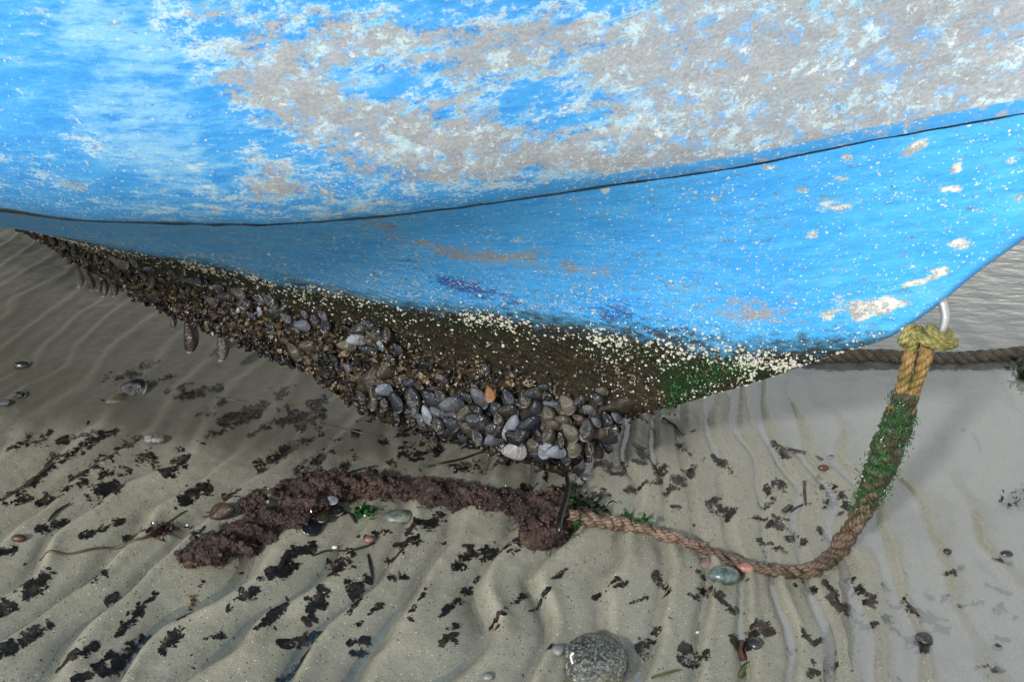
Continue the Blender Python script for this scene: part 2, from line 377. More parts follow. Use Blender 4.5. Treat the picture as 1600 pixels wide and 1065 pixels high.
q = NT('topside_paint'); uv = q.uv(); fl = q.mapping(uv, (1, 1.7, 1), (0, 0, .12))
ds = q.new('ShaderNodeVectorMath'); ds.operation = 'MULTIPLY_ADD'; q.put(ds.inputs[0], q.noise(uv, 70, 5, .65, 0, True)); ds.inputs[1].default_value = (.016, .016, .016); q.put(ds.inputs[2], uv); wv = ds.outputs[0]
n_big = q.noise(fl, 6.5, 12, .70, .25); n_mid = q.noise(fl, 30, 9, .75); n_fine = q.noise(uv, 230, 5, .75); n_str = q.noise(q.mapping(uv, (1, 4.5, 1), (0, 0, .45)), 14, 8, .72)
cen = lambda n, k: q.mul(q.math('SUBTRACT', n, .5), k)
base = q.ramp(q.add(q.mul(n_str, .6), q.mul(n_mid, .4)), [(.3, (.022, .20, .58)), (.44, (.048, .30, .73)), (.56, (.080, .375, .78)), (.72, (.17, .49, .81))])
chs = q.add(q.mul(q.attr('chalk'), .62), q.add(cen(n_big, 2.2), q.add(cen(n_str, 2.0), cen(n_mid, 1.4))))
c = q.mix(q.mul(q.step(chs, .10, .80), .62), base, (.33, .62, .82))
gs = q.add(q.add(q.mul(q.attr('grey'), .85), .06), q.add(cen(n_big, 2.6), q.add(cen(n_mid, 2.6), cen(n_fine, 1.5))))
n_p = q.noise(q.mapping(wv, (1, 1.5, 1), (0, 0, .8), (3, 5, 0)), 19, 12, .80)
pale = q.mul(q.step(gs, -.05, .30), q.step(n_p, .46, .53)); c = q.mix(q.mul(pale, .9), c, q.mix(q.step(n_mid, .40, .62), (.27, .57, .80), (.60, .71, .75)))
deep = q.mul(q.step(gs, .02, .36), q.step(q.noise(fl, 48, 8, .75), .535, .60)); c = q.mix(q.mul(deep, .75), c, (.030, .135, .55))
grey = q.step(gs, .39, .47); gc = q.ramp(q.add(q.mul(n_fine, .6), q.mul(n_mid, .4)), [(.34, (.215, .225, .235)), (.5, (.315, .330, .347)), (.64, (.42, .445, .47))])
c = q.mix(q.mul(grey, .94), c, gc)
inb = q.mul(grey, q.step(q.add(q.noise(wv, 46, 10, .84), cen(n_big, -.30)), .505, .56)); c = q.mix(q.mul(inb, .85), c, q.mix(q.step(n_p, .44, .56), (.10, .37, .77), (.50, .68, .76)))
inw = q.mul(q.step(gs, -.1, .3), q.step(q.noise(wv, 36, 9, .8), .595, .63)); c = q.mix(inw, c, (.66, .70, .70))
strip = q.attr('strip'); blue2 = q.mix(n_mid, (.036, .26, .66), (.080, .40, .82))
stm = q.step(q.add(strip, q.add(cen(n_mid, .9), cen(n_fine, .5))), .44, .54); c = q.mix(q.mul(stm, q.step(q.noise(wv, 60, 8, .8), .60, .52)), c, blue2)
# flaked chips: ragged, of every size, longest down the flare
ch1 = q.noise(q.mapping(wv, (1, 2.0, 1), (0, 0, .75)), 30, 8, .78); ch2 = q.noise(q.mapping(wv, (1, 1.7, 1), (0, 0, .75), (7, 2, 0)), 78, 5, .7)
low = q.attr('low'); cl = q.add(ch2, q.mul(low, .045))
chipm = q.math('MAXIMUM', q.step(ch1, .665, .68), q.step(cl, .690, .705)); c = q.mix(chipm, c, q.mix(q.step(n_mid, .49, .53), (.64, .66, .64), (.33, .31, .29)))
vd2 = q.voro(wv, 240, 'F1', 'Distance'); vc2 = q.voro(wv, 240, 'F1', 'Color')
sp = q.mul(q.step(vd2, .38, .28), q.step(q.add(xyz(q, vc2, 0), q.mul(low, .40)), .97, .99)); c = q.mix(sp, c, (.56, .62, .62))
nick = q.step(q.noise(q.mapping(wv, (1, 3, 1), (0, 0, .6)), 95, 3, .6), .71, .73); c = q.mix(q.mul(nick, .8), c, (.03, .12, .26))
al = q.step(q.add(q.attr('algae'), cen(n_mid, 1.0)), .4, .75); c = q.mix(al, c, (.028, .035, .016))
hgt = q.add(q.mul(grey, -.5), q.add(q.mul(chipm, -.8), q.add(q.mul(n_fine, .6), q.mul(n_mid, .7))))
top_mat = q.done(c, q.add(.45, q.mul(grey, .3)), q.bump(hgt, .6, .0022), .3)

# paint of the bottom
q = NT('bottom_paint'); uv = q.uv(); fl = q.mapping(uv, (1, 1.8, 1), (0, 0, .05))
ds = q.new('ShaderNodeVectorMath'); ds.operation = 'MULTIPLY_ADD'; q.put(ds.inputs[0], q.noise(uv, 90, 5, .65, 0, True)); ds.inputs[1].default_value = (.012, .012, .012); q.put(ds.inputs[2], uv); wv = ds.outputs[0]
cen = lambda n, k: q.mul(q.math('SUBTRACT', n, .5), k)
n_big = q.noise(fl, 7, 8, .65); n_mid = q.noise(fl, 40, 8, .74); n_fine = q.noise(uv, 240, 5, .75); n_str = q.noise(q.mapping(uv, (1, 5, 1), (0, 0, .08)), 16, 8, .7)
base = q.ramp(q.add(q.mul(n_str, .55), q.mul(n_big, .45)), [(.3, (.026, .23, .62)), (.46, (.050, .34, .80)), (.58, (.080, .41, .85)), (.72, (.15, .50, .87))])
c = q.mix(q.mul(q.step(q.noise(fl, 13, 8, .7), .53, .68), .5), base, (.14, .45, .72))
dens = q.mul(q.attr('speck'), q.add(.35, q.mul(q.step(q.noise(fl, 11, 5, .6), .42, .62), .85)))
nv = q.step(q.add(q.mul(q.attr('navy'), .75), q.add(cen(n_mid, 3.2), cen(n_fine, 2.6))), .46, .58); c = q.mix(q.mul(nv, .9), c, (.018, .075, .36))
bg_ = q.step(q.add(q.mul(q.attr('beige'), .72), q.add(cen(n_mid, 3.4), cen(n_fine, 2.4))), .46, .56); c = q.mix(q.mul(bg_, .88), c, q.ramp(n_fine, [(.35, (.22, .215, .205)), (.6, (.33, .325, .315))]))
chs = q.add(q.attr('chip'), q.add(cen(n_mid, 2.0), cen(n_fine, .8)))
ch = q.step(chs, .50, .54); inner = q.step(q.noise(wv, 60, 6, .75), .48, .56)
c = q.mix(q.mul(q.step(chs, .40, .50), .8), c, (.24, .52, .74)); c = q.mix(ch, c, q.mix(inner, (.60, .62, .60), (.34, .335, .32)))
f1 = q.noise(q.mapping(wv, (1, 1.5, 1)), 62, 6, .72); f1m = q.step(q.add(f1, q.mul(dens, .035)), .69, .705); c = q.mix(f1m, c, q.mix(q.step(n_mid, .5, .54), (.60, .63, .62), (.32, .31, .30)))
vd = q.voro(q.mapping(wv, (1, 1.25, 1), (0, 0, .5)), 135, 'F1', 'Distance'); vc = q.voro(q.mapping(wv, (1, 1.25, 1), (0, 0, .5)), 135, 'F1', 'Color')
spm = q.mul(q.step(q.add(q.math('SUBTRACT', vd, q.mul(dens, .10)), q.mul(cen(n_fine, .9), 1.0)), .30, .24), q.step(q.add(xyz(q, vc, 0), q.mul(dens, .48)), .97, 1.0))
c = q.mix(spm, c, q.mix(q.step(xyz(q, vc, 1), .55, .6), (.62, .66, .65), (.34, .36, .36)))
vd2 = q.voro(wv, 270, 'F1', 'Distance'); vc2 = q.voro(wv, 270, 'F1', 'Color')
spf = q.mul(q.step(vd2, .40, .28), q.step(q.add(xyz(q, vc2, 0), q.mul(dens, .55)), .92, .96)); c = q.mix(q.mul(spf, .9), c, (.50, .60, .63))
spd = q.mul(q.step(vd2, .40, .28), q.step(q.add(xyz(q, vc2, 2), q.mul(dens, .30)), 1.02, 1.06)); c = q.mix(q.mul(spd, .8), c, (.02, .09, .22))
alg = q.add(q.attr('algae'), q.add(cen(n_mid, 1.5), q.add(cen(n_big, .9), cen(n_fine, .7))))
teal = q.step(alg, .02, .42); c = q.mix(q.mul(teal, .6), c, (.025, .11, .13))
dk = q.step(alg, .30, .74); gm = q.step(q.add(q.attr('green'), q.add(cen(n_mid, 1.6), cen(n_big, 1.0))), .40, .80)
brown = q.ramp(q.add(q.mul(n_fine, .5), q.mul(n_mid, .5)), [(.36, (.004, .0035, .0025)), (.47, (.014, .012, .008)), (.56, (.040, .032, .019)), (.66, (.11, .085, .052))])
green = q.ramp(n_fine, [(.3, (.004, .010, .004)), (.55, (.012, .028, .009)), (.8, (.032, .060, .02))])
c = q.mix(dk, c, q.mix(gm, brown, green))
hgt = q.add(q.mul(ch, -.8), q.add(q.mul(spm, .5), q.add(q.mul(n_fine, q.add(.6, q.mul(dk, 1.5))), q.mul(n_mid, .6))))
bot_mat = q.done(c, q.add(.42, q.mul(dk, .10)), q.bump(hgt, .65, .0024), q.math('SUBTRACT', .3, q.mul(dk, .16)))

def plain(name, col, rough=.6, spec=.4, nscale=30, var=.5, bump=.4, bd=.003, col2=None, **kw):
    q = NT(name); ob = q.coord(); n = q.noise(ob, nscale, 6, .65); r = q.rnd()
    a = tuple(x*(1-var) for x in col); b = col2 or tuple(min(1, x*(1+var)) for x in col)
    c = q.mix(q.step(n, .3, .7), a, b)
    return q.done(c, rough, q.bump(n, bump, bd), spec, **kw)
dark_caulk = plain('dark_caulk', (.006, .012, .018), .8)
blue_trim = plain('blue_trim_paint', (.03, .2, .5), .45, nscale=12)
grey_deck = plain('grey_deck_paint', (.3, .3, .29), .7, nscale=10)
galv = plain('galvanised_steel', (.42, .44, .46), .38, .5, 60, .15, .15, .001, Metallic=.75)

s1 = np.unique(np.r_[np.linspace(-3.2, -1.8, 36), np.arange(-1.8, .79, .0065), .789]); tt = np.linspace(0, 1, 96)**.9
S, Tt = np.meshgrid(s1, tt, indexing='ij'); Bb, Zb = bottom_bz(S, Tt)
wob = .0014*fbm(s1*40, 3, 1, 3)                               # the seam's uneven edge
Zb = Zb-(.0014+wob[:, None])*(Tt > .9)*sstep(.9, 1, Tt)
Bb = Bb+.0035*fbm(S*9, Tt*5, 2, 3)*np.minimum(1, Tt*4)*sstep(.79, .6, S)
ge = girth(S, Bb, Zb)[:, -1:]-girth(S, Bb, Zb)                 # measured from the seam down
Wp = BW(S, Bb, Zb); U, Vv = proj(Wp)
V, F = half_and_mirror(S, Bb, Zb); me = mesh_np('bottom', V, F[:, ::-1])
dup = lambda a: np.r_[a.ravel(), a.ravel()]
for nm, l in (('chip', CHIP), ('beige', BEIGE), ('navy', NAVY)): attr(me, nm, dup(blob(U, Vv, l)))
hz = Zb+.025*fbm(S*6, Zb*4, 7, 3)
alg = sstep(.425, .285, hz-.03*sstep(.25, .42, S)-.13*sstep(-.75, -1.25, S))
attr(me, 'algae', dup(alg)); attr(me, 'speck', dup(.22+.75*sstep(.52, .34, Zb)*sstep(.75, .0, S)+.55*sstep(.15, -.35, S)))
attr(me, 'green', dup(.55*np.exp(-((Zb-.315)/.035)**2)+.35*np.exp(-((Zb-.24)/.04)**2)+blob(U, Vv, [(1075, 600, 40, 40, 0, .9), (1130, 570, 40, 14, 0, .6)])))
attr_uv(me, np.vstack([np.stack([S, ge], -1).reshape(-1, 2)]*2))
obj('bottom_planking', me, bot_mat, boat)

s2 = np.unique(np.r_[np.linspace(-3.2, -1.2, 40), np.arange(-1.2, 1.13, .007)]); hh = np.r_[np.linspace(0, .03, 9), np.linspace(.036, .55, 80), np.linspace(.58, 1, 14)]
S, Hh = np.meshgrid(s2, hh, indexing='ij'); z0 = np.maximum(zs_f(S), zk_f(S)); ztop = 1.36+.05*sstep(-.5, 1, S)
Hh = Hh*np.minimum(1, np.maximum(ztop-z0, 1e-3)/1.0)*1.0
Bt, _ = top_bz(S, Hh); Zt = z0+Hh
wob2 = .0012*fbm(s2*45, 9, 4, 3); Zt = Zt+(.0014+wob2[:, None])*np.exp(-Hh/.01)
Bt = Bt+.004*fbm(S*5, Zt*5, 6, 2)*sstep(0, .05, Hh)*np.minimum(1, bs_f(S)/.1)
Wp = BW(S, Bt, Zt); U, Vv = proj(Wp)
V, F = half_and_mirror(S, Bt, Zt); me = mesh_np('topside', V, F[:, ::-1])
inview = (Vv > -250)
attr(me, 'grey', dup(np.where(inview, blob(U, Vv, GREY)+.75*blob(U, Vv, BLUE)+.24*sstep(250, 520, U)*sstep(330, 250, Vv)-.30*sstep(420, 180, U), .3)-.05)); attr(me, 'chalk', dup(np.where(inview, blob(U, Vv, CHALK), .2)))
attr(me, 'low', dup(sstep(.16, .0, Hh)*sstep(.75, -.1, S)*.9)); attr(me, 'strip', dup(sstep(.027, .013, Hh)*sstep(-.3, .15, S)))
attr(me, 'algae', dup(sstep(.03, .0, Hh)*sstep(-.42, -.6, S)*.9))
attr_uv(me, np.vstack([np.stack([S, girth(S, Bt, Zt)], -1).reshape(-1, 2)]*2))
obj('topside_planking', me, top_mat, boat)
# caulked seam between the two, sunk below the paint
for sg in (1, -1):
    sx = np.linspace(-3.1, .785, 420); P = L2(sx, bs_f(sx)-.0038, zs_f(sx)+.0003)*np.array([1, sg, 1]); V, F = tube(P, .0036, 6)
    obj('seam_caulk', mesh_np('seam_caulk', V, F), dark_caulk, boat)
# gunwale, deck, transom (above and behind the picture)
sx = np.linspace(-3.2, 1.12, 80); zt = 1.36+.05*sstep(-.5, 1, sx); bt, _ = top_bz(sx, zt-np.maximum(zs_f(sx), zk_f(sx)))
for sg in (1, -1):
    V, F = tube(L2(sx, bt+.005, zt)*np.array([1, sg, 1]), .028, 8); obj('gunwale', mesh_np('gunwale', V, F), blue_trim, boat)
V = np.vstack([L2(sx, bt, zt-.03), L2(sx, -bt, zt-.03)]); k = np.arange(len(sx)-1); n = len(sx)
obj('deck', mesh_np('deck', V, np.stack([k, k+1, n+k+1, n+k], 1)), grey_deck, boat)
tb, tz = bottom_bz(np.full(30, -3.2), np.linspace(0, 1, 30)); h3 = np.linspace(0.01, 1.36-float(zs_f(-3.2)), 20); ub, _ = top_bz(np.full(20, -3.2), h3)
ob_ = np.r_[tb, ub]; oz = np.r_[tz, float(zs_f(-3.2))+h3]; m = len(ob_)
V = np.vstack([L2(-3.2, ob_, oz), L2(-3.2, -ob_, oz)]); k = np.arange(m-1)
obj('transom', mesh_np('transom', V, np.stack([k, k+1, m+k+1, m+k], 1)), blue_trim, boat)
# bow eye: bent galvanised bar with flange washers
EYE = [(1468, 460), (1474, 478), (1477, 496), (1473, 514), (1462, 527), (1445, 532), (1428, 528), (1413, 516), (1406, 502), (1402, 484)]
eyeP = catmull([pl(u, v, .008+.012*math.sin(i/9*math.pi)) for i, (u, v) in enumerate(EYE)], 48)
V, F = tube(eyeP*np.array([1, -1, 1]), .0062, 12); eye = obj('bow_eye', mesh_np('bow_eye', V, F), galv, boat)
for e, d in ((eyeP[2], eyeP[6]-eyeP[0]), (eyeP[-3], eyeP[-7]-eyeP[-1])):
    d = d/np.linalg.norm(d); P = np.array([e-d*.006, e+d*.0, e+d*.004])*np.array([1, -1, 1]); V, F = tube(P, [.011, .011, .009], 14)
    obj('washer', mesh_np('washer', V, F, False), galv, eye)
# ------------------------------------------------------------------ growth on the hull
def ico(sub=1):
    import bmesh
    bm = bmesh.new(); bmesh.ops.create_icosphere(bm, subdivisions=sub, radius=1)
    v = np.array([x.co[:] for x in bm.verts]); f = np.array([[y.index for y in x.verts] for x in bm.faces]); bm.free(); return v, f
ICO1, ICO2 = ico(1), ico(2)
def rand_rot(n):
    qn = RNG.normal(size=(n, 4)); qn /= np.linalg.norm(qn, axis=1)[:, None]; a, b, c, d = qn.T
    return np.stack([np.stack([1-2*(c*c+d*d), 2*(b*c-a*d), 2*(b*d+a*c)], -1), np.stack([2*(b*c+a*d), 1-2*(b*b+d*d), 2*(c*d-a*b)], -1), np.stack([2*(b*d-a*c), 2*(c*d+a*b), 1-2*(b*b+c*c)], -1)], 1)
def hull_pt(s, t):
    b, z = bottom_bz(s, t); return L2(s, b, z)
def hull_frame(s, t):
    p = hull_pt(s, t); ds = hull_pt(s+.004, t)-p; dt = hull_pt(s, np.minimum(t+.004, 1))-hull_pt(s, t-.0001)
    nrm = np.cross(ds, dt); nrm /= np.linalg.norm(nrm, axis=1)[:, None]+1e-12
    nrm = np.where((nrm[:, 1] > 0)[:, None], -nrm, nrm); return p, nrm
# barnacles: little open cones, thickest along the waterline
def barnacles(n):
    s = RNG.uniform(-1.75, .74, n*14); t = RNG.uniform(0.0, 1, n*14)
    b, z = bottom_bz(s, t); zz = z+.018*fbm(s*6, z*4, 7, 3)
    line = np.where(s < .25, .335, .335+.09*(s-.25))+.10*sstep(-.75, -1.25, s)
    wgt = .55*np.exp(-((zz-line)/.017)**2)+.17*np.exp(-(np.maximum(zz-line, 0)/.07)**1.2)*(zz > line)*(.25+.75*sstep(-.05, .3, fbm(s*11, z*11, 23, 2)))+.16*np.exp(-((zz-line+.05)/.05)**2)+.03*(zz < .5)+.30*np.exp(-((s-.33)/.04)**2-((zz-.34)/.03)**2)
    wgt *= (.35+.65*(fbm(s*30, z*30, 3, 2) > -.05))*np.clip(.35+.65*sstep(-1.7, -.9, s), 0, 1)*sstep(.74, .5, s)
    k = RNG.uniform(0, 1, len(s)) < wgt; s, t, z = s[k][:n], t[k][:n], z[k][:n]
    p, nr = hull_frame(s, t)
    r = np.exp(RNG.normal(math.log(.00112), .55, len(s)))*(1+.4*np.exp(-((z-.33)/.03)**2)); r = np.clip(r*(1-.45*sstep(.35, .50, z)), .0006, .0034)
    a = np.linspace(0, 2*np.pi, 7, endpoint=False); ring = lambda rr, h: np.stack([np.cos(a)*rr, np.sin(a)*rr, np.full(7, h)], -1)
    tv = np.vstack([ring(1, -.15), ring(.82, .4), ring(.42, .72), [[0, 0, .35]]])
    i = np.arange(7); j = (i+1) % 7
    tf = [np.vstack([np.stack([i, j, 7+j, 7+i], 1), np.stack([7+i, 7+j, 14+j, 14+i], 1)]), np.stack([14+i, 14+j, np.full(7, 21)], 1)]
    up = np.array([0, 0, 1.0])*np.ones((len(s), 3)); X = np.cross(up, nr); R = rotmats(X, nr)
    th = RNG.uniform(0, 6.28, len(s)); c, s_ = np.cos(th), np.sin(th); Z0 = np.zeros(len(s)); RZ = np.stack([np.stack([c, -s_, Z0], -1), np.stack([s_, c, Z0], -1), np.stack([Z0, Z0, Z0+1], -1)], 1)
    sx = RNG.uniform(.8, 1.25, len(s)); R = (R@RZ)*np.stack([r*sx, r/sx, r*RNG.uniform(.6, 1.1, len(s))], -1)[:, None, :]
    return replicate(tv, tf, R, p)
q = NT('barnacle_shell'); ob = q.coord(); n = q.noise(ob, 160, 3, .6)
vcl = q.voro(ob, 140, 'F1', 'Color')
c = q.mix(q.step(xyz(q, vcl, 0), .50, .72), q.ramp(n, [(.3, (.22, .215, .18)), (.6, (.47, .465, .43))]), (.36, .38, .28))
barn_mat = q.done(c, .6, q.bump(n, .4, .001), .3)
V, F = barnacles(9500); tag(obj('barnacle', mesh_np('barnacle', V, F, False), barn_mat, boat), kind='stuff')

# crust of grit, worm tubes and broken shell around the keel
CL0, CL1 = -.50, .075                                    # the thick clump under the forefoot
def clump(s): return sstep(CL0-.10, CL0+.14, s)*sstep(CL1+.05, CL1-.06, s)
def core(s):
    """centre height, half height and half width of the fouled keel"""
    k = clump(s); zk = zk_f(s); top = zk+.075
    low = (1-k)*(zk-.012-.012*sstep(-.5, -1.4, s)*0)+k*np.minimum(.004, zk-.03)
    fade = sstep(.24, .10, s)
    return (top+low)/2, np.maximum((top-low)/2*(.25+.75*fade), .004), (.030+.022*k)*(.4+.6*fade)
cs = np.linspace(-2.3, .24, 420); ca = np.linspace(0, 2*np.pi, 44, endpoint=False)
Cs, Ca = np.meshgrid(cs, ca, indexing='ij'); zc, hz_, wd = core(Cs)
nz = .35*fbm(Cs*22, np.cos(Ca)*2, np.sin(Ca)*2, 4)+.22*fbm(Cs*75, np.cos(Ca)*6, np.sin(Ca)*6, 3)
V = L2(Cs, np.cos(Ca)*(wd*(1+nz)), zc+np.sin(Ca)*(hz_*(1+.6*nz))).reshape(-1, 3); V[:, 2] = np.maximum(V[:, 2], .002)
q = NT('keel_crust'); ob = q.coord(); a1 = q.noise(ob, 26, 5, .65); a2 = q.noise(ob, 170, 4, .7)
cr = q.ramp(q.add(q.mul(a1, .55), q.mul(a2, .5)), [(.34, (.003, .002, .0015)), (.50, (.009, .007, .004)), (.62, (.030, .022, .013)), (.76, (.10, .075, .045))])
crust_mat = q.done(cr, .42, q.bump(a2, .6, .003), .22)
me = mesh_np('keel_growth', V, gridF(len(cs), 44, True)); obj('keel_growth', me, crust_mat, boat)
def core_b(s, z):
    zc, h, wd = core(s); e = 1-((z-zc)/h)**2; return np.where(e > 0, wd*np.sqrt(np.maximum(e, 0)), 0)
def surf_b(s, z): return np.maximum(np.where(z > zk_f(s), hull_b(s, np.maximum(z, zk_f(s))), 0), core_b(s, z))
def lumps(n, rmin, rmax):
    s = RNG.uniform(-2.0, .22, n*4); z = RNG.uniform(0.0, .34, n*4); zk = zk_f(s); k = clump(s)
    top = zk+.11+.085*sstep(-.95, -.45, s)*sstep(.12, -.1, s)+.06*fbm(s*9, 2, 5, 3)-.08*sstep(-.02, .16, s)
    low = zk-.02-.05*k
    keep = (z < top) & (z > np.maximum(low, .003)) & (RNG.uniform(0, 1, n*4) < sstep(top, top-.075, z)*.9+.04)
    s, z = s[keep][:n], z[keep][:n]; b = surf_b(s, z)
    r = RNG.uniform(0, 1, len(s))**3.2*(rmax-rmin)+rmin
    p = L2(s, b+r*.2, z); R = rand_rot(len(s))*(r[:, None]*RNG.uniform(.6, 1.35, (len(s), 3)))[:, None, :]
    return p, R
pts = []
p, R = lumps(11000, .0014, .0082); tv, tf = ICO1
jv = tv*(1+.28*vnoise(tv[:, 0]*2+4, tv[:, 1]*2, tv[:, 2]*2))[:, None]; pts.append(replicate(jv, [tf], R, p))
q = NT('crust_grit'); ob = q.coord(); vcl = q.voro(ob, 95, 'F1', 'Color'); a2 = q.noise(ob, 240, 3, .6); a1 = q.noise(ob, 14, 4, .6)
cr = q.ramp(q.add(q.mul(xyz(q, vcl, 0), .62), q.add(q.mul(a2, .25), q.mul(a1, .28))), [(.36, (.003, .0025, .002)), (.60, (.012, .009, .006)), (.74, (.042, .030, .017)), (.86, (.13, .095, .058)), (.96, (.34, .29, .21))])
grit_mat = q.done(cr, .34, q.bump(a2, .5, .0015), .28)
n = 9000; s_ = RNG.uniform(-1.7, .33, n); zz_ = RNG.uniform(.08, .345, n); t_ = (zz_-zk_f(s_))/(zs_f(s_)-zk_f(s_)); k_ = (t_ > .02) & (fbm(s_*10, zz_*14, 16, 3) > -.10); p, nr_ = hull_frame(s_[k_], t_[k_]); r_ = RNG.uniform(0, 1, len(p))**2.5*.0034+.0009
fs = replicate(jv, [tf], rand_rot(len(p))*(r_[:, None]*RNG.uniform(.6, 1.4, (len(p), 3)))[:, None, :], p)
q = NT('slime_film'); ob = q.coord(); vcl = q.voro(ob, 120, 'F1', 'Color'); film_mat = q.done(q.ramp(xyz(q, vcl, 0), [(.3, (.006, .006, .004)), (.6, (.026, .023, .014)), (.85, (.085, .068, .042)), (.98, (.26, .23, .17))]), .4, None, .22)
tag(obj('fouling_film', mesh_np('fouling_film', fs[0], fs[1], False), film_mat, boat), kind='stuff')
V, F = joined(pts); tag(obj('crust_grit', mesh_np('crust_grit', V, F, False), grit_mat, boat), kind='stuff')

# green weed hanging on the stem
def leaflets(P, Nrm, L, W, droop=.6):
    """small crinkled leaves standing on points P along normals Nrm: 3 x 2 quads each"""
    n = len(P); rnd = RNG.normal(size=(n, 3)); D = Nrm+.55*rnd+np.array([0, 0, -droop]); D /= np.linalg.norm(D, axis=1)[:, None]
    Sd = np.cross(D, RNG.normal(size=(n, 3))); Sd /= np.linalg.norm(Sd, axis=1)[:, None]; N2 = np.cross(D, Sd)
    rows = []
    for k, wv in ((0, .35), (.45, 1), (.8, .75), (1, .15)):
        cc = P+D*(L*k)[:, None]+N2*(L*.25*RNG.normal(size=n)*k)[:, None]+np.array([0, 0, -1])*(L*.25*k*k)[:, None]
        o = Sd*(W*wv*.5)[:, None]; rows += [cc-o, cc+o]
    V = np.stack(rows, 1).reshape(-1, 3); b = (np.arange(n)*8)[:, None]
    F = np.concatenate([b+np.array([[2*i, 2*i+1, 2*i+3, 2*i+2]]) for i in range(3)]); return V, F
def weed_mat(name, dark, light, ro=.3, sp=.4):
    q = NT(name); ob = q.coord(); a = q.noise(ob, 70, 4, .6)
    return q.done(q.ramp(a, [(.3, dark), (.7, light)]), ro, q.bump(a, .3, .002), sp)
green_weed = weed_mat('sea_lettuce', (.004, .020, .005), (.024, .095, .020))
dark_weed = weed_mat('dark_wrack', (.004, .008, .004), (.018, .03, .012))
red_weed = weed_mat('red_weed', (.010, .004, .003), (.042, .017, .012), .13, .5)
seg = []
for u, v, r, n in ((1085, 600, 20, 150), (1062, 612, 9, 110), (1130, 572, 16, 150), (1110, 590, 16, 100), (1052, 628, 7, 80), (1160, 566, 12, 40), (1000, 553, 20, 30), (930, 535, 25, 24)):
    for _ in range(n):
        uu, vv = u+RNG.normal()*r, v+RNG.normal()*r*.55; a = pl(uu, vv, .02)
        for _k in range(3): a = pl(uu, vv, float(hull_b(a[0], a[2])))
        seg.append(a*np.array([1, -1, 1]))
for k in range(40): a = pl(1047-k*.25, 628+k*.45, .03); seg.append(a*np.array([1, -1, 1])+RNG.normal(size=3)*.002)
P = np.array(seg); V, F = leaflets(P, np.tile([.2, -.8, .1], (len(P), 1)), RNG.uniform(.002, .0055, len(P)), RNG.uniform(.0012, .0035, len(P)))
tag(obj('stem_weed', mesh_np('stem_weed', V, F), green_weed, boat), kind='stuff')
# short dark turf over the fouled band
n = 5200; s = RNG.uniform(-1.7, .30, n); zt_ = RNG.uniform(.10, .335, n); t = (zt_-zk_f(s))/(zs_f(s)-zk_f(s)); k = (t > .02) & (fbm(s*14, zt_*14, 6, 3) > -.08); p, nr = hull_frame(s[k], t[k])
V, F = leaflets(p, nr*.6, RNG.uniform(.003, .007, len(p)), RNG.uniform(.0008, .002, len(p)), .8)
turf_mat = weed_mat('algal_turf', (.006, .010, .005), (.028, .036, .016)); tag(obj('algal_turf', mesh_np('algal_turf', V, F), turf_mat, boat), kind='stuff')

# ------------------------------------------------------------------ mussels
def mussel_mesh(name, gape=0.0, wide=1.0, seed=0):
    """unit length along +x, beak at the origin, two valves meeting at z = 0"""
    st = np.r_[0, .03, .09, .18, .30, .43, .56, .69, .81, .90, .96, 1.0]; na = 9
    wv = np.array([.02, .075, .135, .205, .265, .310, .335, .335, .300, .235, .155, .03])*wide
    tv = np.array([.02, .085, .15, .20, .225, .22, .195, .155, .11, .068, .036, .008])
    cy = .10*np.sin(st*2.6)-.04+.02*seed*np.sin(st*3)
    parts = []
    for sg in (1, -1):
        a = np.linspace(0, np.pi, na); rows = []
        for x, w_, t_, y0 in zip(st, wv, tv, cy):
            lip = .012*np.sin(x*3.1)
            y = y0+w_*np.cos(a); z = sg*(t_*np.sin(a)**.92)
            rows.append(np.stack([np.full(na, x), y, z+sg*.004], -1))
        V = np.stack(rows); g = .010*vnoise(V[..., 0]*9+seed*7, V[..., 1]*9, sg*3.0); V[..., 2] += sg*np.abs(g)
        V = V.reshape(-1, 3)
        if gape:
            c_, s_ = math.cos(gape*sg), math.sin(gape*sg); V = np.stack([V[:, 0]*c_-V[:, 2]*s_*1.0, V[:, 1], V[:, 0]*s_+V[:, 2]*c_], -1)
        F = gridF(len(st), na); parts.append((V, F if sg > 0 else F[:, ::-1]))
    V, F = joined(parts); me = mesh_np(name, V, F); attr_uv(me, V[:, :2]); return me
def shell_mat(name, cols, worn, gloss=.3):
    q = NT(name); ob = q.uv(); r = q.rnd(); wob = q.noise(ob, 6, 4, .6)
    g = q.new('ShaderNodeVectorMath'); g.operation = 'LENGTH'; q.put(g.inputs[0], ob); d = g.outputs['Value']
    band = q.noise(q.mapping(q.math('ADD', d, q.mul(wob, .10)), (1, 1, 1)), 11, 3, .6)
    lines = q.math('SINE', q.add(q.mul(d, 62), q.mul(wob, 26)))
    base = q.ramp(q.add(q.mul(band, .75), q.mul(r, .25)), [(.3, cols[0]), (.5, cols[1]), (.72, cols[2])])
    wn = q.mul(q.step(q.add(d, cen_(q, q.noise(q.coord(), 4, 5, .65), 1.1)), .62, .30), q.step(r, .25, .6))
    mud = q.step(q.add(q.noise(q.coord(), 2.6, 6, .72), q.mul(q.math('SUBTRACT', r, .5), .14)), .58, .66)
    c = q.mix(q.mul(wn, .42), base, worn); c = q.mix(q.mul(mud, .65), c, (.060, .047, .029)); c = q.mix(q.mul(q.step(q.add(d, q.mul(wob, .03)), .93, .985), .6), c, (.24, .235, .22))
    h = q.add(q.mul(lines, .12), q.add(q.mul(q.noise(ob, 9, 3, .5), .5), q.mul(mud, .35)))
    return q.done(c, q.add(q.add(gloss, .02), q.add(q.mul(wn, .10), q.mul(mud, .3))), q.bump(h, .30, .03), .38)
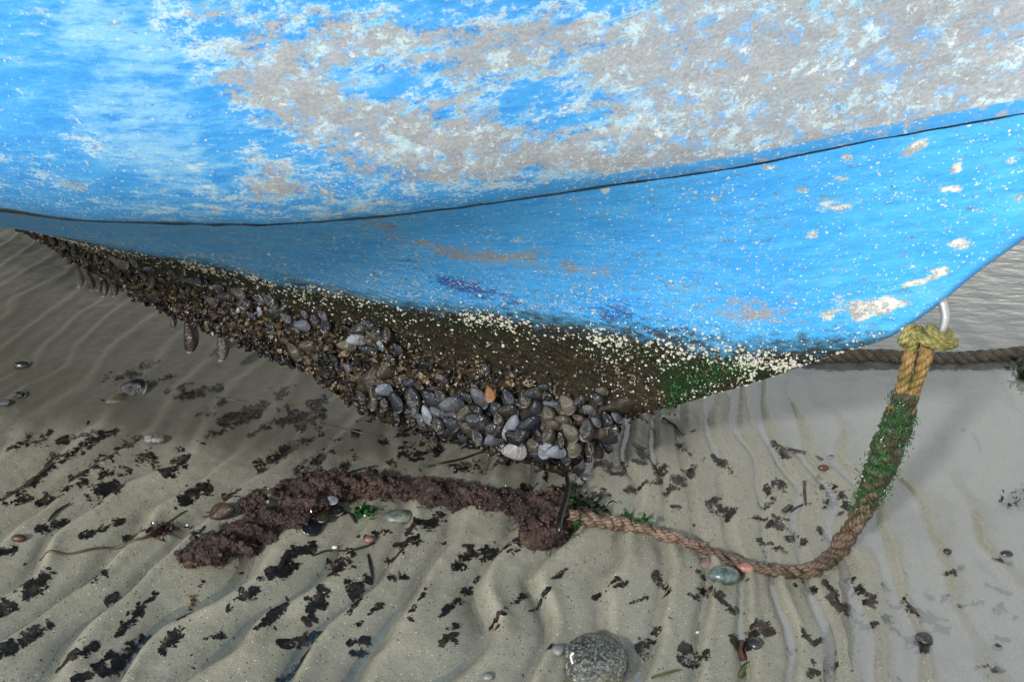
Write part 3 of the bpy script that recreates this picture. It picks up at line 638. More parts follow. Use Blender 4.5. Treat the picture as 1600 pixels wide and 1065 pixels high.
def cen_(q, n, k): return q.mul(q.math('SUBTRACT', n, .5), k)
M_MUS = dict(
    black=shell_mat('black_shell', [(0.0009, 0.0012, 0.0022), (0.0025, 0.0031, 0.0050), (0.0074, 0.0087, 0.0124)], (0.0310, 0.0341, 0.0422), .10),
    slate=shell_mat('slate_shell', [(0.0054, 0.0067, 0.0107), (0.0144, 0.0180, 0.0261), (0.0377, 0.0449, 0.0593)], (0.0989, 0.1079, 0.1259), .14),
    blue=shell_mat('pale_blue_shell', [(0.0350, 0.0430, 0.0620), (0.0800, 0.0940, 0.1250), (0.1650, 0.1850, 0.2250)], (0.2700, 0.2850, 0.3100), .12),
    tan=shell_mat('tan_shell', [(0.0140, 0.0116, 0.0077), (0.0341, 0.0295, 0.0201), (0.0683, 0.0605, 0.0450)], (0.0969, 0.0884, 0.0729), .22),
    olive=shell_mat('olive_shell', [(0.0046, 0.0046, 0.0028), (0.0140, 0.0124, 0.0074), (0.0341, 0.0295, 0.0170)], (0.0504, 0.0450, 0.0349), .16),
    brown=shell_mat('brown_shell', [(0.0063, 0.0031, 0.0019), (0.0186, 0.0096, 0.0057), (0.0465, 0.0264, 0.0155)], (0.0620, 0.0465, 0.0325), .2),
    orange=shell_mat('orange_shell', [(0.0750, 0.0255, 0.0060), (0.1350, 0.0525, 0.0120), (0.2025, 0.0975, 0.0285)], (0.1500, 0.0825, 0.0300), .24),
    pearl=shell_mat('pearly_shell', [(0.0800, 0.0750, 0.0800), (0.2200, 0.2050, 0.2100), (0.4500, 0.4250, 0.4150)], (0.5200, 0.5000, 0.4900), .10))
MESH = [mussel_mesh('mussel', 0, 1.0, 0), mussel_mesh('mussel', 0, 1.08, 1), mussel_mesh('mussel', 0, .9, -1), mussel_mesh('mussel', .12, 1.0, 1)]
SLIM = mussel_mesh('mussel', 0, .58, 0)
MCACHE = {}
def mussel_me(kind, var):
    k = (kind, var)
    if k not in MCACHE:
        m = (SLIM if var == 's' else MESH[var]).copy(); m.materials.clear(); m.materials.append(M_MUS[kind]); MCACHE[k] = m
    return MCACHE[k]
def put_mussel(p, R, L, kind, var, label, group, name='mussel'):
    o = bpy.data.objects.new(name, mussel_me(kind, var)); COL.objects.link(o)
    th = random.uniform(.62, .95); o.matrix_world = to_mat(R*np.array([L, L, L*th])[None, :], p)
    tag(o, label, 'mussel', group); return o
FIRST = ['first', 'second', 'third', 'fourth', 'fifth', 'sixth', 'seventh', 'eighth', 'ninth', 'tenth', 'eleventh', 'twelfth', 'thirteenth', 'fourteenth', 'fifteenth', 'sixteenth', 'seventeenth', 'eighteenth', 'nineteenth', 'twentieth']
LOOK = dict(black='glossy black', slate='slate grey', blue='pale blue-grey', tan='mud-coated tan', olive='dark olive', brown='brown', orange='bright orange-brown', pearl='pearly white')
# u, v, length in photo pixels, direction from beak to rim (degrees, 0 to the right, 90 down), colour
CLUMP = [(564, 620, 20, 80, 'black'), (599, 610, 28, 5, 'blue'), (618, 628, 34, 60, 'slate'), (645, 624, 40, 75, 'black'), (672, 624, 36, 60, 'slate'), (688, 619, 26, 60, 'black'),
 (706, 634, 38, 20, 'tan'), (666, 647, 28, 60, 'blue'), (681, 646, 26, 70, 'slate'), (692, 643, 28, 75, 'brown'), (712, 653, 36, 25, 'tan'), (728, 647, 34, -25, 'olive'), (619, 651, 24, 80, 'black'),
 (657, 655, 20, 70, 'slate'), (671, 661, 18, 40, 'tan'), (684, 664, 26, 70, 'black'), (703, 662, 28, 40, 'slate'), (702, 674, 34, 10, 'black'), (746, 661, 44, 30, 'tan'), (737, 672, 40, 45, 'olive'), (772, 671, 36, 20, 'tan'),
 (774, 686, 38, 15, 'tan'), (744, 682, 26, 80, 'black'), (756, 694, 24, 60, 'black'), (748, 621, 38, 60, 'tan'), (764, 616, 24, 100, 'orange'), (743, 640, 24, 50, 'black'), (778, 655, 26, 70, 'olive'),
 (773, 637, 30, 75, 'slate'), (793, 621, 32, 85, 'slate'), (793, 644, 34, 20, 'olive'), (808, 632, 30, 35, 'tan'), (818, 621, 30, 80, 'brown'), (834, 616, 32, 12, 'black'), (835, 633, 36, 60, 'slate'), (853, 619, 24, 40, 'black'),
 (864, 635, 34, 45, 'slate'), (856, 648, 30, 80, 'olive'), (885, 632, 32, 75, 'tan'), (907, 626, 26, -30, 'black'), (799, 667, 40, 110, 'blue'), (829, 662, 40, -20, 'slate'), (817, 678, 32, -60, 'tan'), (800, 684, 36, 60, 'black'),
 (803, 706, 38, 5, 'pearl'), (832, 697, 32, 60, 'olive'), (841, 711, 32, 25, 'tan'), (852, 697, 38, 110, 'blue'), (857, 676, 34, 110, 'olive'), (873, 685, 38, 110, 'olive'), (868, 707, 32, 0, 'blue'), (893, 697, 34, 80, 'tan'),
 (890, 675, 34, 55, 'tan'), (916, 671, 36, 110, 'black'), (933, 677, 32, -15, 'brown'), (949, 684, 36, -10, 'slate'), (931, 659, 18, 60, 'slate'), (946, 655, 28, 75, 'black'), (973, 658, 16, 10, 'blue'), (940, 611, 20, 20, 'tan'),
 (932, 622, 20, 60, 'slate'), (921, 699, 28, 85, 'olive'), (934, 704, 28, 90, 'brown'), (865, 663, 26, 20, 'brown'), (842, 682, 26, 70, 'black'), (905, 655, 24, 40, 'brown'), (957, 668, 22, 60, 'black'), (818, 697, 26, 80, 'black'),
 (783, 700, 26, 40, 'black'), (900, 712, 26, 60, 'black'), (882, 714, 24, 80, 'slate'), (858, 716, 26, 40, 'black'), (720, 684, 24, 60, 'black'), (766, 702, 24, 60, 'olive'), (916, 713, 22, 100, 'tan'), (920, 640, 22, 30, 'slate'), (880, 656, 26, 20, 'olive'), (948, 698, 24, 70, 'black'), (963, 652, 20, 40, 'slate'), (728, 620, 22, 40, 'slate'), (648, 642, 20, 80, 'slate'), (636, 640, 22, 60, 'black'), (600, 630, 22, 80, 'black'), (588, 612, 22, 60, 'black'), (640, 600, 24, 30, 'tan'), (722, 663, 26, 70, 'black')]
CV, CAMR = None, None
def mussel_at(u, v, L, ang, lift=.012, tilt=.42, b0=.05, down=None):
    a = pl(u, v, b0)
    for _ in range(3): a = pl(u, v, float(surf_b(a[0], a[2]))+lift)
    p = BW(*a); k = pxm(p); an = math.radians(ang)
    X = RT*math.cos(an)-UP*math.sin(an)
    Z = -NN*.75-FW*.5+np.array([0, 0, .12])+RNG.normal(size=3)*tilt; Z -= X*(X@Z)
    R = rotmats(X, Z); Lm = L/k; return p-R[:, 0]*Lm*.5, R, Lm
rows = np.array([v-.02*abs(u-850) for u, v, *_ in CLUMP]); edges = np.quantile(rows, [0, .2, .4, .6, .8, 1.0]); rid = np.clip(np.searchsorted(edges, rows, side='right')-1, 0, 4)
RN = ['topmost row', 'second row', 'middle row', 'fourth row', 'lowest row']
SPECIAL = {(764, 616): 'bright orange-brown mussel, the only orange one in the clump under the forefoot', (803, 706): 'pearly white mussel with a shiny rim at the foot of the clump',
           (885, 632): 'round mud-coated tan mussel on its own at the upper bow end of the clump', (893, 697): 'largest round tan mussel low in the clump, touching the sand',
           (852, 697): 'whitish blue mussel hanging beak up beside the dark olive one near the sand', (973, 658): 'tiny pale blue mussel nearest the bow, at the end of the clump'}
CLUMP = [(u, v, L, an, random.choice(['slate', 'olive', 'black']) if kd == 'tan' and (u, v) not in SPECIAL and random.random() < .45 else kd) for u, v, L, an, kd in CLUMP]
for r in range(5):
    idx = sorted([i for i in range(len(CLUMP)) if rid[i] == r], key=lambda i: -CLUMP[i][0]); cnt = {}
    for i in idx:
        u, v, L, an, kd = CLUMP[i]; cnt[kd] = cnt.get(kd, 0)+1
        tot = sum(1 for j in idx if CLUMP[j][4] == kd)
        wh = ('only' if tot == 1 else FIRST[cnt[kd]-1])
        lab = SPECIAL.get((u, v)) or f'{wh} {LOOK[kd]} mussel in the {RN[r]} of the forefoot clump' + ('' if tot == 1 else ', counted from the bow')
        p, R, Lm = mussel_at(u, v, L*1.07, an+RNG.normal()*8, lift=.006+.022*RNG.uniform()+(.006 if kd in ('orange', 'pearl') else 0))
        if p[2] < .004: p[2] = .004
        put_mussel(p, R, Lm, kd, random.choice([0, 1, 1, 2, 3]), lab, 'mussels clumped under the forefoot')
STRIP = [(80, 373, 16, 60, 'black'), (98, 379, 16, 80, 'black'), (125, 378, 20, 20, 'slate'), (116, 391, 18, 90, 'black'), (151, 404, 18, 80, 'slate'), (134, 407, 16, 70, 'black'), (186, 408, 34, 20, 'tan'), (209, 409, 18, 60, 'slate'),
 (232, 420, 18, 30, 'slate'), (238, 437, 22, 95, 'slate'), (252, 437, 14, 40, 'tan'), (267, 425, 18, 60, 'black'), (285, 433, 16, 80, 'black'), (297, 438, 20, 20, 'slate'), (309, 438, 16, 80, 'slate'), (323, 441, 18, 60, 'black'),
 (340, 449, 20, 30, 'slate'), (330, 470, 22, 40, 'slate'), (371, 457, 26, 40, 'tan'), (352, 464, 28, 20, 'black'), (384, 469, 28, 105, 'black'), (377, 478, 20, 80, 'black'), (405, 466, 22, 20, 'slate'), (422, 470, 26, 60, 'black'), (405, 485, 16, 70, 'blue'),
 (430, 490, 26, 30, 'black'), (446, 494, 24, 60, 'slate'), (438, 480, 28, -10, 'black'), (458, 502, 20, 80, 'slate'), (472, 509, 26, 20, 'blue'), (475, 490, 14, 60, 'slate'), (493, 500, 22, 60, 'black'), (508, 506, 28, 90, 'black'), (503, 492, 18, 60, 'slate'),
 (482, 541, 30, 20, 'brown'), (460, 548, 34, 60, 'tan'), (541, 540, 30, 20, 'tan'), (557, 531, 32, 10, 'blue'), (560, 514, 30, -15, 'olive'), (575, 508, 26, 60, 'black'), (582, 524, 26, 30, 'olive'), (590, 517, 22, 70, 'black'), (603, 520, 26, 100, 'olive'), (569, 546, 20, 20, 'slate'),
 (582, 549, 20, 60, 'black'), (594, 538, 22, 80, 'blue'), (576, 533, 20, 30, 'tan'), (588, 530, 20, 100, 'black'), (621, 545, 24, 60, 'slate'), (605, 581, 38, -25, 'tan'), (541, 513, 18, 40, 'black'), (610, 560, 20, 60, 'black'), (665, 570, 18, 30, 'black'), (758, 575, 18, 60, 'slate'), (850, 605, 20, 20, 'black'), (690, 590, 18, 20, 'slate'),
 (60, 362, 14, 80, 'black'), (45, 352, 14, 60, 'black'), (170, 412, 18, 90, 'black'), (196, 420, 16, 60, 'black'), (222, 430, 16, 60, 'black'), (365, 488, 18, 60, 'black'), (392, 492, 18, 40, 'slate'), (420, 510, 18, 60, 'black'), (520, 560, 20, 60, 'black'), (545, 575, 20, 40, 'slate')]
cnt = {}
for u, v, L, an, kd in sorted(STRIP, key=lambda a: a[0]):
    zone = 'in the rosette' if 550 < u < 612 and v < 556 else ('at the far stern end' if u < 135 else ('astern of the dangling pair' if u < 420 else 'between dangling pair and clump'))
    cnt[(zone, kd)] = cnt.get((zone, kd), 0)+1
    tot = sum(1 for a in STRIP if a[4] == kd and ('in the rosette' if 550 < a[0] < 612 and a[1] < 556 else ('at the far stern end' if a[0] < 135 else ('astern of the dangling pair' if a[0] < 420 else 'between dangling pair and clump'))) == zone)
    lab = f"{'only' if tot == 1 else FIRST[cnt[(zone, kd)]-1]} {LOOK[kd]} mussel {zone}" + ('' if tot == 1 else ', from the stern')
    p, R, Lm = mussel_at(u, v, L*1.05, an+RNG.normal()*8, lift=.006+.006*RNG.uniform(), b0=.08)
    put_mussel(p, R, Lm, kd, random.choice([0, 1, 2, 3]), lab, 'mussels along the keel')
HANG = [(95, 392, 24, 95, 'brown', 'short brown mussel hanging at the far stern end of the keel'), (110, 402, 24, 110, 'slate', 'slate mussel hanging slantwise beside the short brown one'), (123, 432, 34, 92, 'tan', 'stern-most long mud-coated mussel hanging by the tan bunch'),
        (141, 437, 32, 85, 'brown', 'thin brown mussel hanging between two mud-coated ones'), (161, 442, 42, 90, 'tan', 'thick mud-coated mussel hanging in the middle of the bunch'), (178, 448, 30, 92, 'olive', 'slim olive mussel hanging at the bow end of the bunch'),
        (270, 500, 26, 92, 'tan', 'small tan mussel dangling alone over the dark shadow'), (296, 523, 54, 92, 'brown', 'long reddish brown mussel dangling like a pod over the sand'), (346, 538, 50, 95, 'tan', 'pointed tan mussel dangling over the sand, spindle shaped'),
        (582, 620, 40, 92, 'tan', 'narrow tan mussel hanging at the stern end of the clump'), (155, 438, 32, 100, 'brown', 'brown mussel tucked behind the thick mud-coated one'), (331, 518, 12, 80, 'pearl', 'tiny white mussel hanging on a thread near the pointed tan one')]
byssus = plain('byssus_thread', (.05, .035, .02), .7)
for u, v, L, an, kd, lab in HANG:
    p, R, Lm = mussel_at(u, v, L*1.1, an, lift=.004, tilt=.15, b0=.05)
    o = put_mussel(p, R, Lm, kd, 's', lab, 'mussels hanging below the keel')
    # threads that tie it to the keel, as a part of the mussel
    top = p.copy(); a = BL(top); tgt = BW(a[0], max(-0.0, .02), max(zk_f(a[0])+.02, a[2]+.02)); prt = []
    for _ in range(3):
        e = tgt+RNG.normal(size=3)*np.array([.008, .004, .003]); mid = (top+e)/2+RNG.normal(size=3)*.003; Vt, Ft = tube(catmull([top, mid, e], 6), .0008, 5); prt.append((Vt, Ft))
    Vt, Ft = joined(prt); mi = np.array(o.matrix_world.inverted()); Vt = Vt@mi[:3, :3].T+mi[:3, 3]
    obj('byssus', mesh_np('byssus', Vt, Ft), byssus, o)
# many small ones wedged between the large, joined
n = 420; s = RNG.uniform(-1.6, .16, n*3); z = RNG.uniform(.01, .16, n*3); k = (z > zk_f(s)-.02-.045*clump(s)) & (z < zk_f(s)+.045+.03*clump(s)); s, z = s[k][:n], z[k][:n]; b = surf_b(s, z)
tvm = np.empty((len(SLIM.vertices), 3)); SLIM.vertices.foreach_get('co', tvm.ravel()) if False else None
tvm = np.array([v.co[:] for v in MESH[0].vertices]); tfm = np.array([list(p.vertices) for p in MESH[0].polygons])
X = RNG.normal(size=(len(s), 3))*np.array([1, .4, .8])+np.array([0, -.2, -.5]); Zd = np.array([0, -1, .2])+RNG.normal(size=(len(s), 3))*.5
R = rotmats(X, Zd)*RNG.uniform(.008, .017, len(s))[:, None, None]; P = L2(s, b+.004, z)
V, F = replicate(tvm, [tfm], R, P); me = mesh_np('small_mussel', V, F); attr_uv(me, np.tile(tvm[:, :2], (len(s), 1)))
tag(obj('small_mussel', me, M_MUS['black'], boat), kind='stuff')
# ------------------------------------------------------------------ ropes
def twisted(P, R, pitch, k=3, ph0=0.0, sides=9, rough=.0, per=9):
    """k strands laid round the path P: list of (V, F, uv); R is the rope's radius, a number or one per point"""
    P = np.asarray(P, float); R = np.broadcast_to(R, len(P)); T, N, B = frames(P)
    L = np.r_[0, np.cumsum(np.linalg.norm(np.diff(P, axis=0), axis=1))]; out = []
    for j in range(k):
        a = 2*np.pi*L/pitch+ph0+2*np.pi*j/k
        C = P+(R*.50)[:, None]*(np.cos(a)[:, None]*N+np.sin(a)[:, None]*B)
        r = R*.56
        if rough: r = r*(1+rough*fbm(C[:, 0]*55, C[:, 1]*55, C[:, 2]*55+j*9, 3)); C = C+rough*.35*R[:, None]*np.stack([vnoise(L*70, j, q_) for q_ in (1, 5, 9)], -1)
        V, F = tube(C, r, sides); uv = tube_uv(C, sides)
        if rough:
            n = len(C)*sides; ctr = np.repeat(C, sides, 0); d = V[:n]-ctr
            V[:n] = ctr+d*(1+rough*.8*fbm(V[:n, 0]*140, V[:n, 1]*140, V[:n, 2]*140, 3))[:, None]
        out.append((V, F, uv))
    return out
def rope_mat(name, stops, rough=.6, fib=1.0, green=None):
    q = NT(name); uv = q.uv(); ob = q.coord(); r = q.new('ShaderNodeObjectInfo').outputs['Random']
    yarn = q.math('SINE', q.add(q.mul(xyz(q, uv, 0), 900), q.mul(xyz(q, uv, 1), 12.566*2)))
    n = q.noise(ob, 55, 5, .65); f = q.noise(q.mapping(uv, (60, 14, 1)), 8, 4, .7)
    c = q.ramp(q.add(q.mul(n, .6), q.add(q.mul(f, .35), q.mul(yarn, .05))), stops)
    if green: c = q.mix(q.step(q.noise(ob, 30, 4, .6), .50, .64), c, green)
    return q.done(c, rough, q.bump(q.add(q.mul(yarn, .4*fib), f), .6, .0016), .35)
tan_rope = rope_mat('tan_rope', [(.28, (.040, .022, .007)), (.46, (.19, .115, .036)), (.70, (.42, .29, .12))], green=(.10, .085, .022))
hitch_rope = rope_mat('yellow_green_rope', [(.28, (.045, .045, .012)), (.48, (.18, .16, .045)), (.70, (.42, .38, .19))])
wet_rope = rope_mat('brown_wet_rope', [(.30, (.010, .006, .004)), (.48, (.060, .039, .025)), (.70, (.19, .135, .09))], .32)
pink_rope = rope_mat('pinkish_wet_rope', [(.30, (.016, .009, .006)), (.46, (.085, .054, .037)), (.70, (.30, .22, .155))], .3)
far_rope_m = rope_mat('grey_brown_rope', [(.30, (.030, .025, .020)), (.48, (.095, .080, .062)), (.70, (.20, .175, .14))], .6)
E0 = BW(*eyeP[27])
rope = empty('mooring_rope', tuple(gps(1305, 868)))
RI = np.array(Matrix.Translation(rope.location).inverted())
def rp(name, V, F, mat, uv=None, smooth=True, kind=None, parent=None):
    me = mesh_np(name, V-np.array(rope.location), F, smooth)
    if uv is not None: attr_uv(me, uv)
    o = obj(name, me, mat, parent or rope)
    if kind: o['kind'] = kind
    return o
tag(rope, 'mooring rope from the bow eye, green with weed halfway, ending in a fouled maroon loop', 'rope')
HP = np.array([gp(u, v, z) for u, v, z in [(1441, 531, E0[2]-.004), (1432, 562, .405), (1418, 610, .350), (1405, 650, .300), (1390, 695, .242), (1372, 742, .175), (1352, 786, .112), (1330, 825, .062)]])
LP = np.array([gps(u, v, r*.75) for u, v, r in [(1330, 825, .06), (1305, 862, .019), (1280, 884, .015), (1245, 892, .012), (1200, 890, .011), (1150, 876, .0105), (1100, 857, .010), (1050, 838, .0105), (1000, 824, .0115), (955, 816, .0125), (915, 809, .013), (870, 800, .014)]])
side = np.array([.93, -.30, 0.15])
for j in (-1, 1):
    P = catmull(HP+side*.0097*j, 150); P = P+side*.0015*j*np.sin(np.linspace(0, 20, 150))[:, None]
    for V, F, uv in twisted(P[:62], .0097, .046, 3, j*1.0, 9, .10): rp('rope_strand', V, F, tan_rope, uv)
P = catmull(HP[4:], 120); rr = np.linspace(.0138, .0150, 120)
for V, F, uv in twisted(P, rr, .085, 3, .4, 10, .55): rp('rope_strand', V, F, wet_rope, uv)
LPP = catmull(np.vstack([HP[-2], LP]), 420); rr = np.interp(np.linspace(0, 1, 420), [0, .12, .25, .45, .7, 1], [.0150, .0158, .0135, .0098, .0104, .0130])
for V, F, uv in twisted(LPP[:250], rr[:250], .060, 3, 1.2, 10, .52): rp('rope_strand', V, F, wet_rope, uv)
for V, F, uv in twisted(LPP[244:], rr[244:], .060, 3, 2.0, 10, .62): rp('rope_strand', V, F, pink_rope, uv)
# the hitch round the bow eye
def wrap(i, turns, rad, ph, slip):
    c = BW(*eyeP[i]); tg = BW(*eyeP[i+1])-BW(*eyeP[i-1]); tg /= np.linalg.norm(tg); a = np.cross(tg, [0, 0, 1.0]); a /= np.linalg.norm(a); b = np.cross(tg, a)
    th = np.linspace(ph, ph+turns*2*np.pi, int(46*turns)); t = np.linspace(-.5, .5, len(th))
    return c+tg*(t*slip)[:, None]+rad*(np.cos(th)[:, None]*a+np.sin(th)[:, None]*b)
hp = [wrap(20, 1.25, .0128, .5, .015), wrap(33, 1.5, .0128, 2.0, .020)]
bridge = catmull([BW(*eyeP[36])+[0.004, -.014, .006], BW(*eyeP[30])+[0, -.022, .012], BW(*eyeP[24])+[.004, -.024, .004], BW(*eyeP[19])+[.010, -.018, -.006], BW(*eyeP[17])+[.016, -.010, -.014]], 60)
for P in hp+[bridge]:
    for V, F, uv in twisted(P, .0080, .034, 3, 0, 9, .14): rp('hitch_strand', V, F, hitch_rope, uv)
q = NT('mossy_rope'); ob = q.coord(); a = q.noise(ob, 130, 5, .75); b = q.noise(ob, 28, 5, .7); mossy = q.done(q.mix(q.step(b, .50, .60), q.ramp(a, [(.35, (.004, .014, .004)), (.6, (.018, .062, .014)), (.8, (.05, .12, .035))]), q.ramp(a, [(.35, (.012, .007, .005)), (.7, (.07, .04, .025))])), .3, q.bump(a, .9, .004), .5)
# weed growing over the middle of the hanging part
P = catmull(HP[2:], 160); T, N, B = frames(P); n = 9500
k = np.clip((RNG.beta(1.15, 1.25, n)*150).astype(int)+3, 0, 159); a = RNG.uniform(0, 6.283, n); rw = .0195*(1-.15*(k/160)); top_cut = (k < 22) & (np.cos(a) > -.1)
bare = (fbm(P[k][:, 0]*20+np.cos(a), np.sin(a)*2, P[k][:, 2]*14, 3) > .13) | ((k > 105) & (RNG.uniform(0, 1, n) < (k-105)/48)); kp = ~(bare | top_cut); k, a, rw = k[kp], a[kp], rw[kp]
dn = np.cos(a)[:, None]*N[k]+np.sin(a)[:, None]*B[k]; pp = P[k]+dn*(rw*RNG.uniform(.55, 1.05, len(k)))[:, None]+side*(RNG.normal(size=len(k))*.006)[:, None]
V, F = leaflets(pp, dn*.7, RNG.uniform(.0018, .0050, len(k)), RNG.uniform(.0010, .0030, len(k)), .8); rp('green_weed', V, F, green_weed, kind='stuff')
Qs = catmull(HP[2:7], 120); Vs_, Fs_ = tube(Qs, np.sin(np.linspace(.45, 2.9, 120))**.35*.0178, 26); ns_ = 120*26; cs_ = np.repeat(Qs, 26, 0); dv = Vs_[:ns_]-cs_
Vs_[:ns_] = cs_+dv*(1+.45*fbm(Vs_[:ns_, 0]*90, Vs_[:ns_, 1]*90, Vs_[:ns_, 2]*90, 4)[:, None])+side*(.30*(dv@side))[:, None]
rp('weed_mat', Vs_, Fs_, mossy)
# the fouled part lying on the sand
def fouled(pts, name, seed, flat=.74, n=None):
    C = np.array([gps(u, v, r*flat*.6) for u, v, r in pts]); rad = np.array([p[2] for p in pts])*.84
    Q = catmull(np.hstack([C, rad[:, None]]), n or 40*len(pts)); P, r = Q[:, :3], Q[:, 3]; sides = 46; T, N, B = frames(P); th = np.linspace(0, 2*np.pi, sides, endpoint=False)
    D = np.cos(th)[None, :, None]*N[:, None]+np.sin(th)[None, :, None]*B[:, None]
    L = np.r_[0, np.cumsum(np.linalg.norm(np.diff(P, axis=0), axis=1))]
    tw = .26*np.sin(3*(th[None]-L[:, None]*2*np.pi/.16+seed))              # the lay of the rope still shows through
    V = P[:, None]+D*r[:, None, None]
    d = tw+.55*fbm(V[..., 0]*20+seed, V[..., 1]*20, V[..., 2]*20, 3)+.50*fbm(V[..., 0]*80, V[..., 1]*80+seed, V[..., 2]*80, 4)
    V = P[:, None]+D*(r[:, None]*(1+d))[..., None]; V[..., 2] = P[:, 2][:, None]+(V[..., 2]-P[:, 2][:, None])*flat
    cap0, cap1 = P[0], P[-1]; n_ = V.shape[0]*sides; V = np.vstack([V.reshape(-1, 3), cap0, cap1]); k = np.arange(sides); o = n_-sides
    F = [gridF(len(P), sides, True), np.vstack([np.stack([np.full(sides, n_), (k+1) % sides, k], 1), np.stack([np.full(sides, n_+1), o+k, o+(k+1) % sides], 1)])]
    rp(name, V, F, foul_mat); return V[:n_]
q = NT('fouled_rope'); ob = q.coord(); a1 = q.noise(ob, 17, 6, .7); a2 = q.noise(ob, 130, 6, .75); vcl = q.voro(ob, 150, 'F1', 'Color')
cr = q.ramp(q.add(q.mul(a1, .5), q.add(q.mul(a2, .4), q.mul(xyz(q, vcl, 0), .12))), [(.34, (.003, .002, .0015)), (.45, (.012, .0058, .0045)), (.55, (.036, .0185, .0135)), (.65, (.105, .064, .044)), (.75, (.29, .215, .16))])
foul_mat = q.done(cr, q.add(.08, q.mul(a2, .3)), q.bump(q.add(a2, q.mul(a1, .8)), 1.0, .006), .5)
main = [(918, 808, .015), (890, 800, .022), (862, 797, .034), (830, 790, .027), (800, 786, .025), (765, 779, .026), (735, 774, .024), (700, 771, .027), (665, 767, .026), (630, 764, .026), (600, 760, .029), (570, 759, .030), (540, 758, .032), (515, 762, .034), (488, 776, .036), (462, 796, .037), (430, 814, .036), (395, 832, .036), (360, 846, .034), (325, 858, .033), (300, 866, .026), (288, 869, .012)]
br = [(520, 752, .024), (490, 755, .026), (468, 766, .027), (440, 776, .026), (415, 780, .026), (392, 786, .021), (378, 794, .011)]
kn1 = [(826, 818, .014), (838, 824, .026), (852, 829, .028), (862, 818, .026), (868, 800, .026), (872, 782, .024), (868, 770, .012)]
SV = [fouled(main, 'fouled_length', 0), fouled(br, 'folded_end', 3), fouled(kn1, 'knot', 5, 1.0), fouled([(812, 806, .008), (834, 838, .020), (850, 841, .024), (870, 836, .020), (884, 816, .012)], 'knot', 8)]
allv = np.vstack(SV); nr = []
for Vv_, pts in zip(SV, (main, br, kn1, None)): nr.append(Vv_-Vv_.reshape(-1, 46, 3).mean(1).repeat(46, 0))
nr = np.vstack(nr); nr /= np.linalg.norm(nr, axis=1)[:, None]+1e-9
k = RNG.choice(np.where((nr[:, 2] > -.4) & (allv[:, 2] > .002))[0], 2600, replace=False); r = RNG.uniform(0, 1, len(k))**3*.0055+.0010
V, F = replicate(ICO1[0]*(1+.3*vnoise(ICO1[0][:, 0]*2, ICO1[0][:, 1]*2, ICO1[0][:, 2]*2))[:, None], [ICO1[1]], rand_rot(len(k))*(r[:, None]*RNG.uniform(.6, 1.4, (len(k), 3)))[:, None, :], allv[k]+nr[k]*(r*.3)[:, None])
rp('fouling_grit', V, F, foul_mat, kind='stuff')
k = RNG.choice(np.where(nr[:, 2] > -.5)[0], 1500); V, F = leaflets(allv[k], nr[k], RNG.uniform(.003, .009, len(k)), RNG.uniform(.0012, .004, len(k)), .3); rp('red_weed_tufts', V, F, red_weed, kind='stuff')
k = RNG.choice(np.where((nr[:, 2] < .35) & (allv[:, 2] < .03))[0], 420); V, F = leaflets(allv[k], nr[k]*1.2, RNG.uniform(.010, .030, len(k)), RNG.uniform(.0010, .0028, len(k)), .6); V[:, 2] = np.maximum(V[:, 2], sand_h(V[:, 0], V[:, 1])+.0012); rp('loose_fronds', V, F, red_weed, kind='stuff')

def lie(u, v, up=0.0): return gps(u, v, up)
def leafy(name, spots, n, L, W, mat, label, cat='seaweed', group=None):
    """a clump of small leaves lying at the listed pixels"""
    c = lie(*spots[0][:2]); P = []
    for u, v, r, h in spots:
        m = n//len(spots); uu, vv = u+RNG.normal(size=m)*r, v+RNG.normal(size=m)*r*.5
        for x, y in zip(uu, vv): P.append(lie(x, y, .001)+np.array([0, 0, RNG.uniform(0, h)]))
    P = np.array(P); V, F = leaflets(P, np.tile([0, -.2, .55], (len(P), 1)), RNG.uniform(*L, len(P)), RNG.uniform(*W, len(P)), .4)
    g = sand_h(V[:, 0], V[:, 1])+.0008; V[:, 2] = np.maximum(V[:, 2], g)
    o = obj(name, mesh_np(name, V-c, F), mat); o.location = c; tag(o, label, cat, group); return o
leafy('sea_lettuce', [(580, 801, 9, .006), (565, 800, 7, .004)], 70, (.006, .014), (.005, .011), green_weed, 'bright green sea lettuce tuft tucked under the fouled rope beside the clam shell')
leafy('sea_lettuce', [(1004, 820, 8, .022), (990, 818, 6, .018), (975, 815, 5, .015)], 70, (.006, .014), (.004, .009), green_weed, 'green sea lettuce lying over the thin pinkish rope')
leafy('sea_lettuce', [(895, 808, 6, .026), (898, 824, 4, .01), (886, 800, 6, .03)], 70, (.008, .018), (.005, .011), green_weed, 'glossy green sea lettuce at the knot where the rope thins')
leafy('wrack', [(905, 785, 10, .022), (918, 790, 8, .016), (892, 778, 8, .026), (928, 796, 5, .008)], 90, (.012, .028), (.006, .014), dark_weed, 'blackish green wrack draped behind the knot in the rope')
leafy('sea_lettuce', [(427, 804, 5, .045)], 26, (.005, .011), (.004, .008), green_weed, 'small green frond stuck on top of the folded fouled rope')
leafy('sea_lettuce', [(391, 828, 3, .042)], 12, (.005, .009), (.004, .007), green_weed, 'tiny green frond stuck on the middle of the fouled rope')
leafy('wrack', [(311, 848, 6, .036)], 24, (.008, .016), (.003, .006), dark_weed, 'dark frond stuck near the rounded tip of the fouled rope')
leafy('sea_lettuce', [(1352, 748, 8, .125)], 60, (.010, .022), (.008, .016), green_weed, 'pale green crumpled sea lettuce clinging to the hanging rope') if False else None
cr_ = HP[5]; Pn = cr_+RNG.normal(size=(26, 3))*np.array([.005, .005, .009])-side*.007; V, F = leaflets(Pn, np.tile(-side, (26, 1)), RNG.uniform(.006, .012, 26), RNG.uniform(.006, .010, 26), .8)
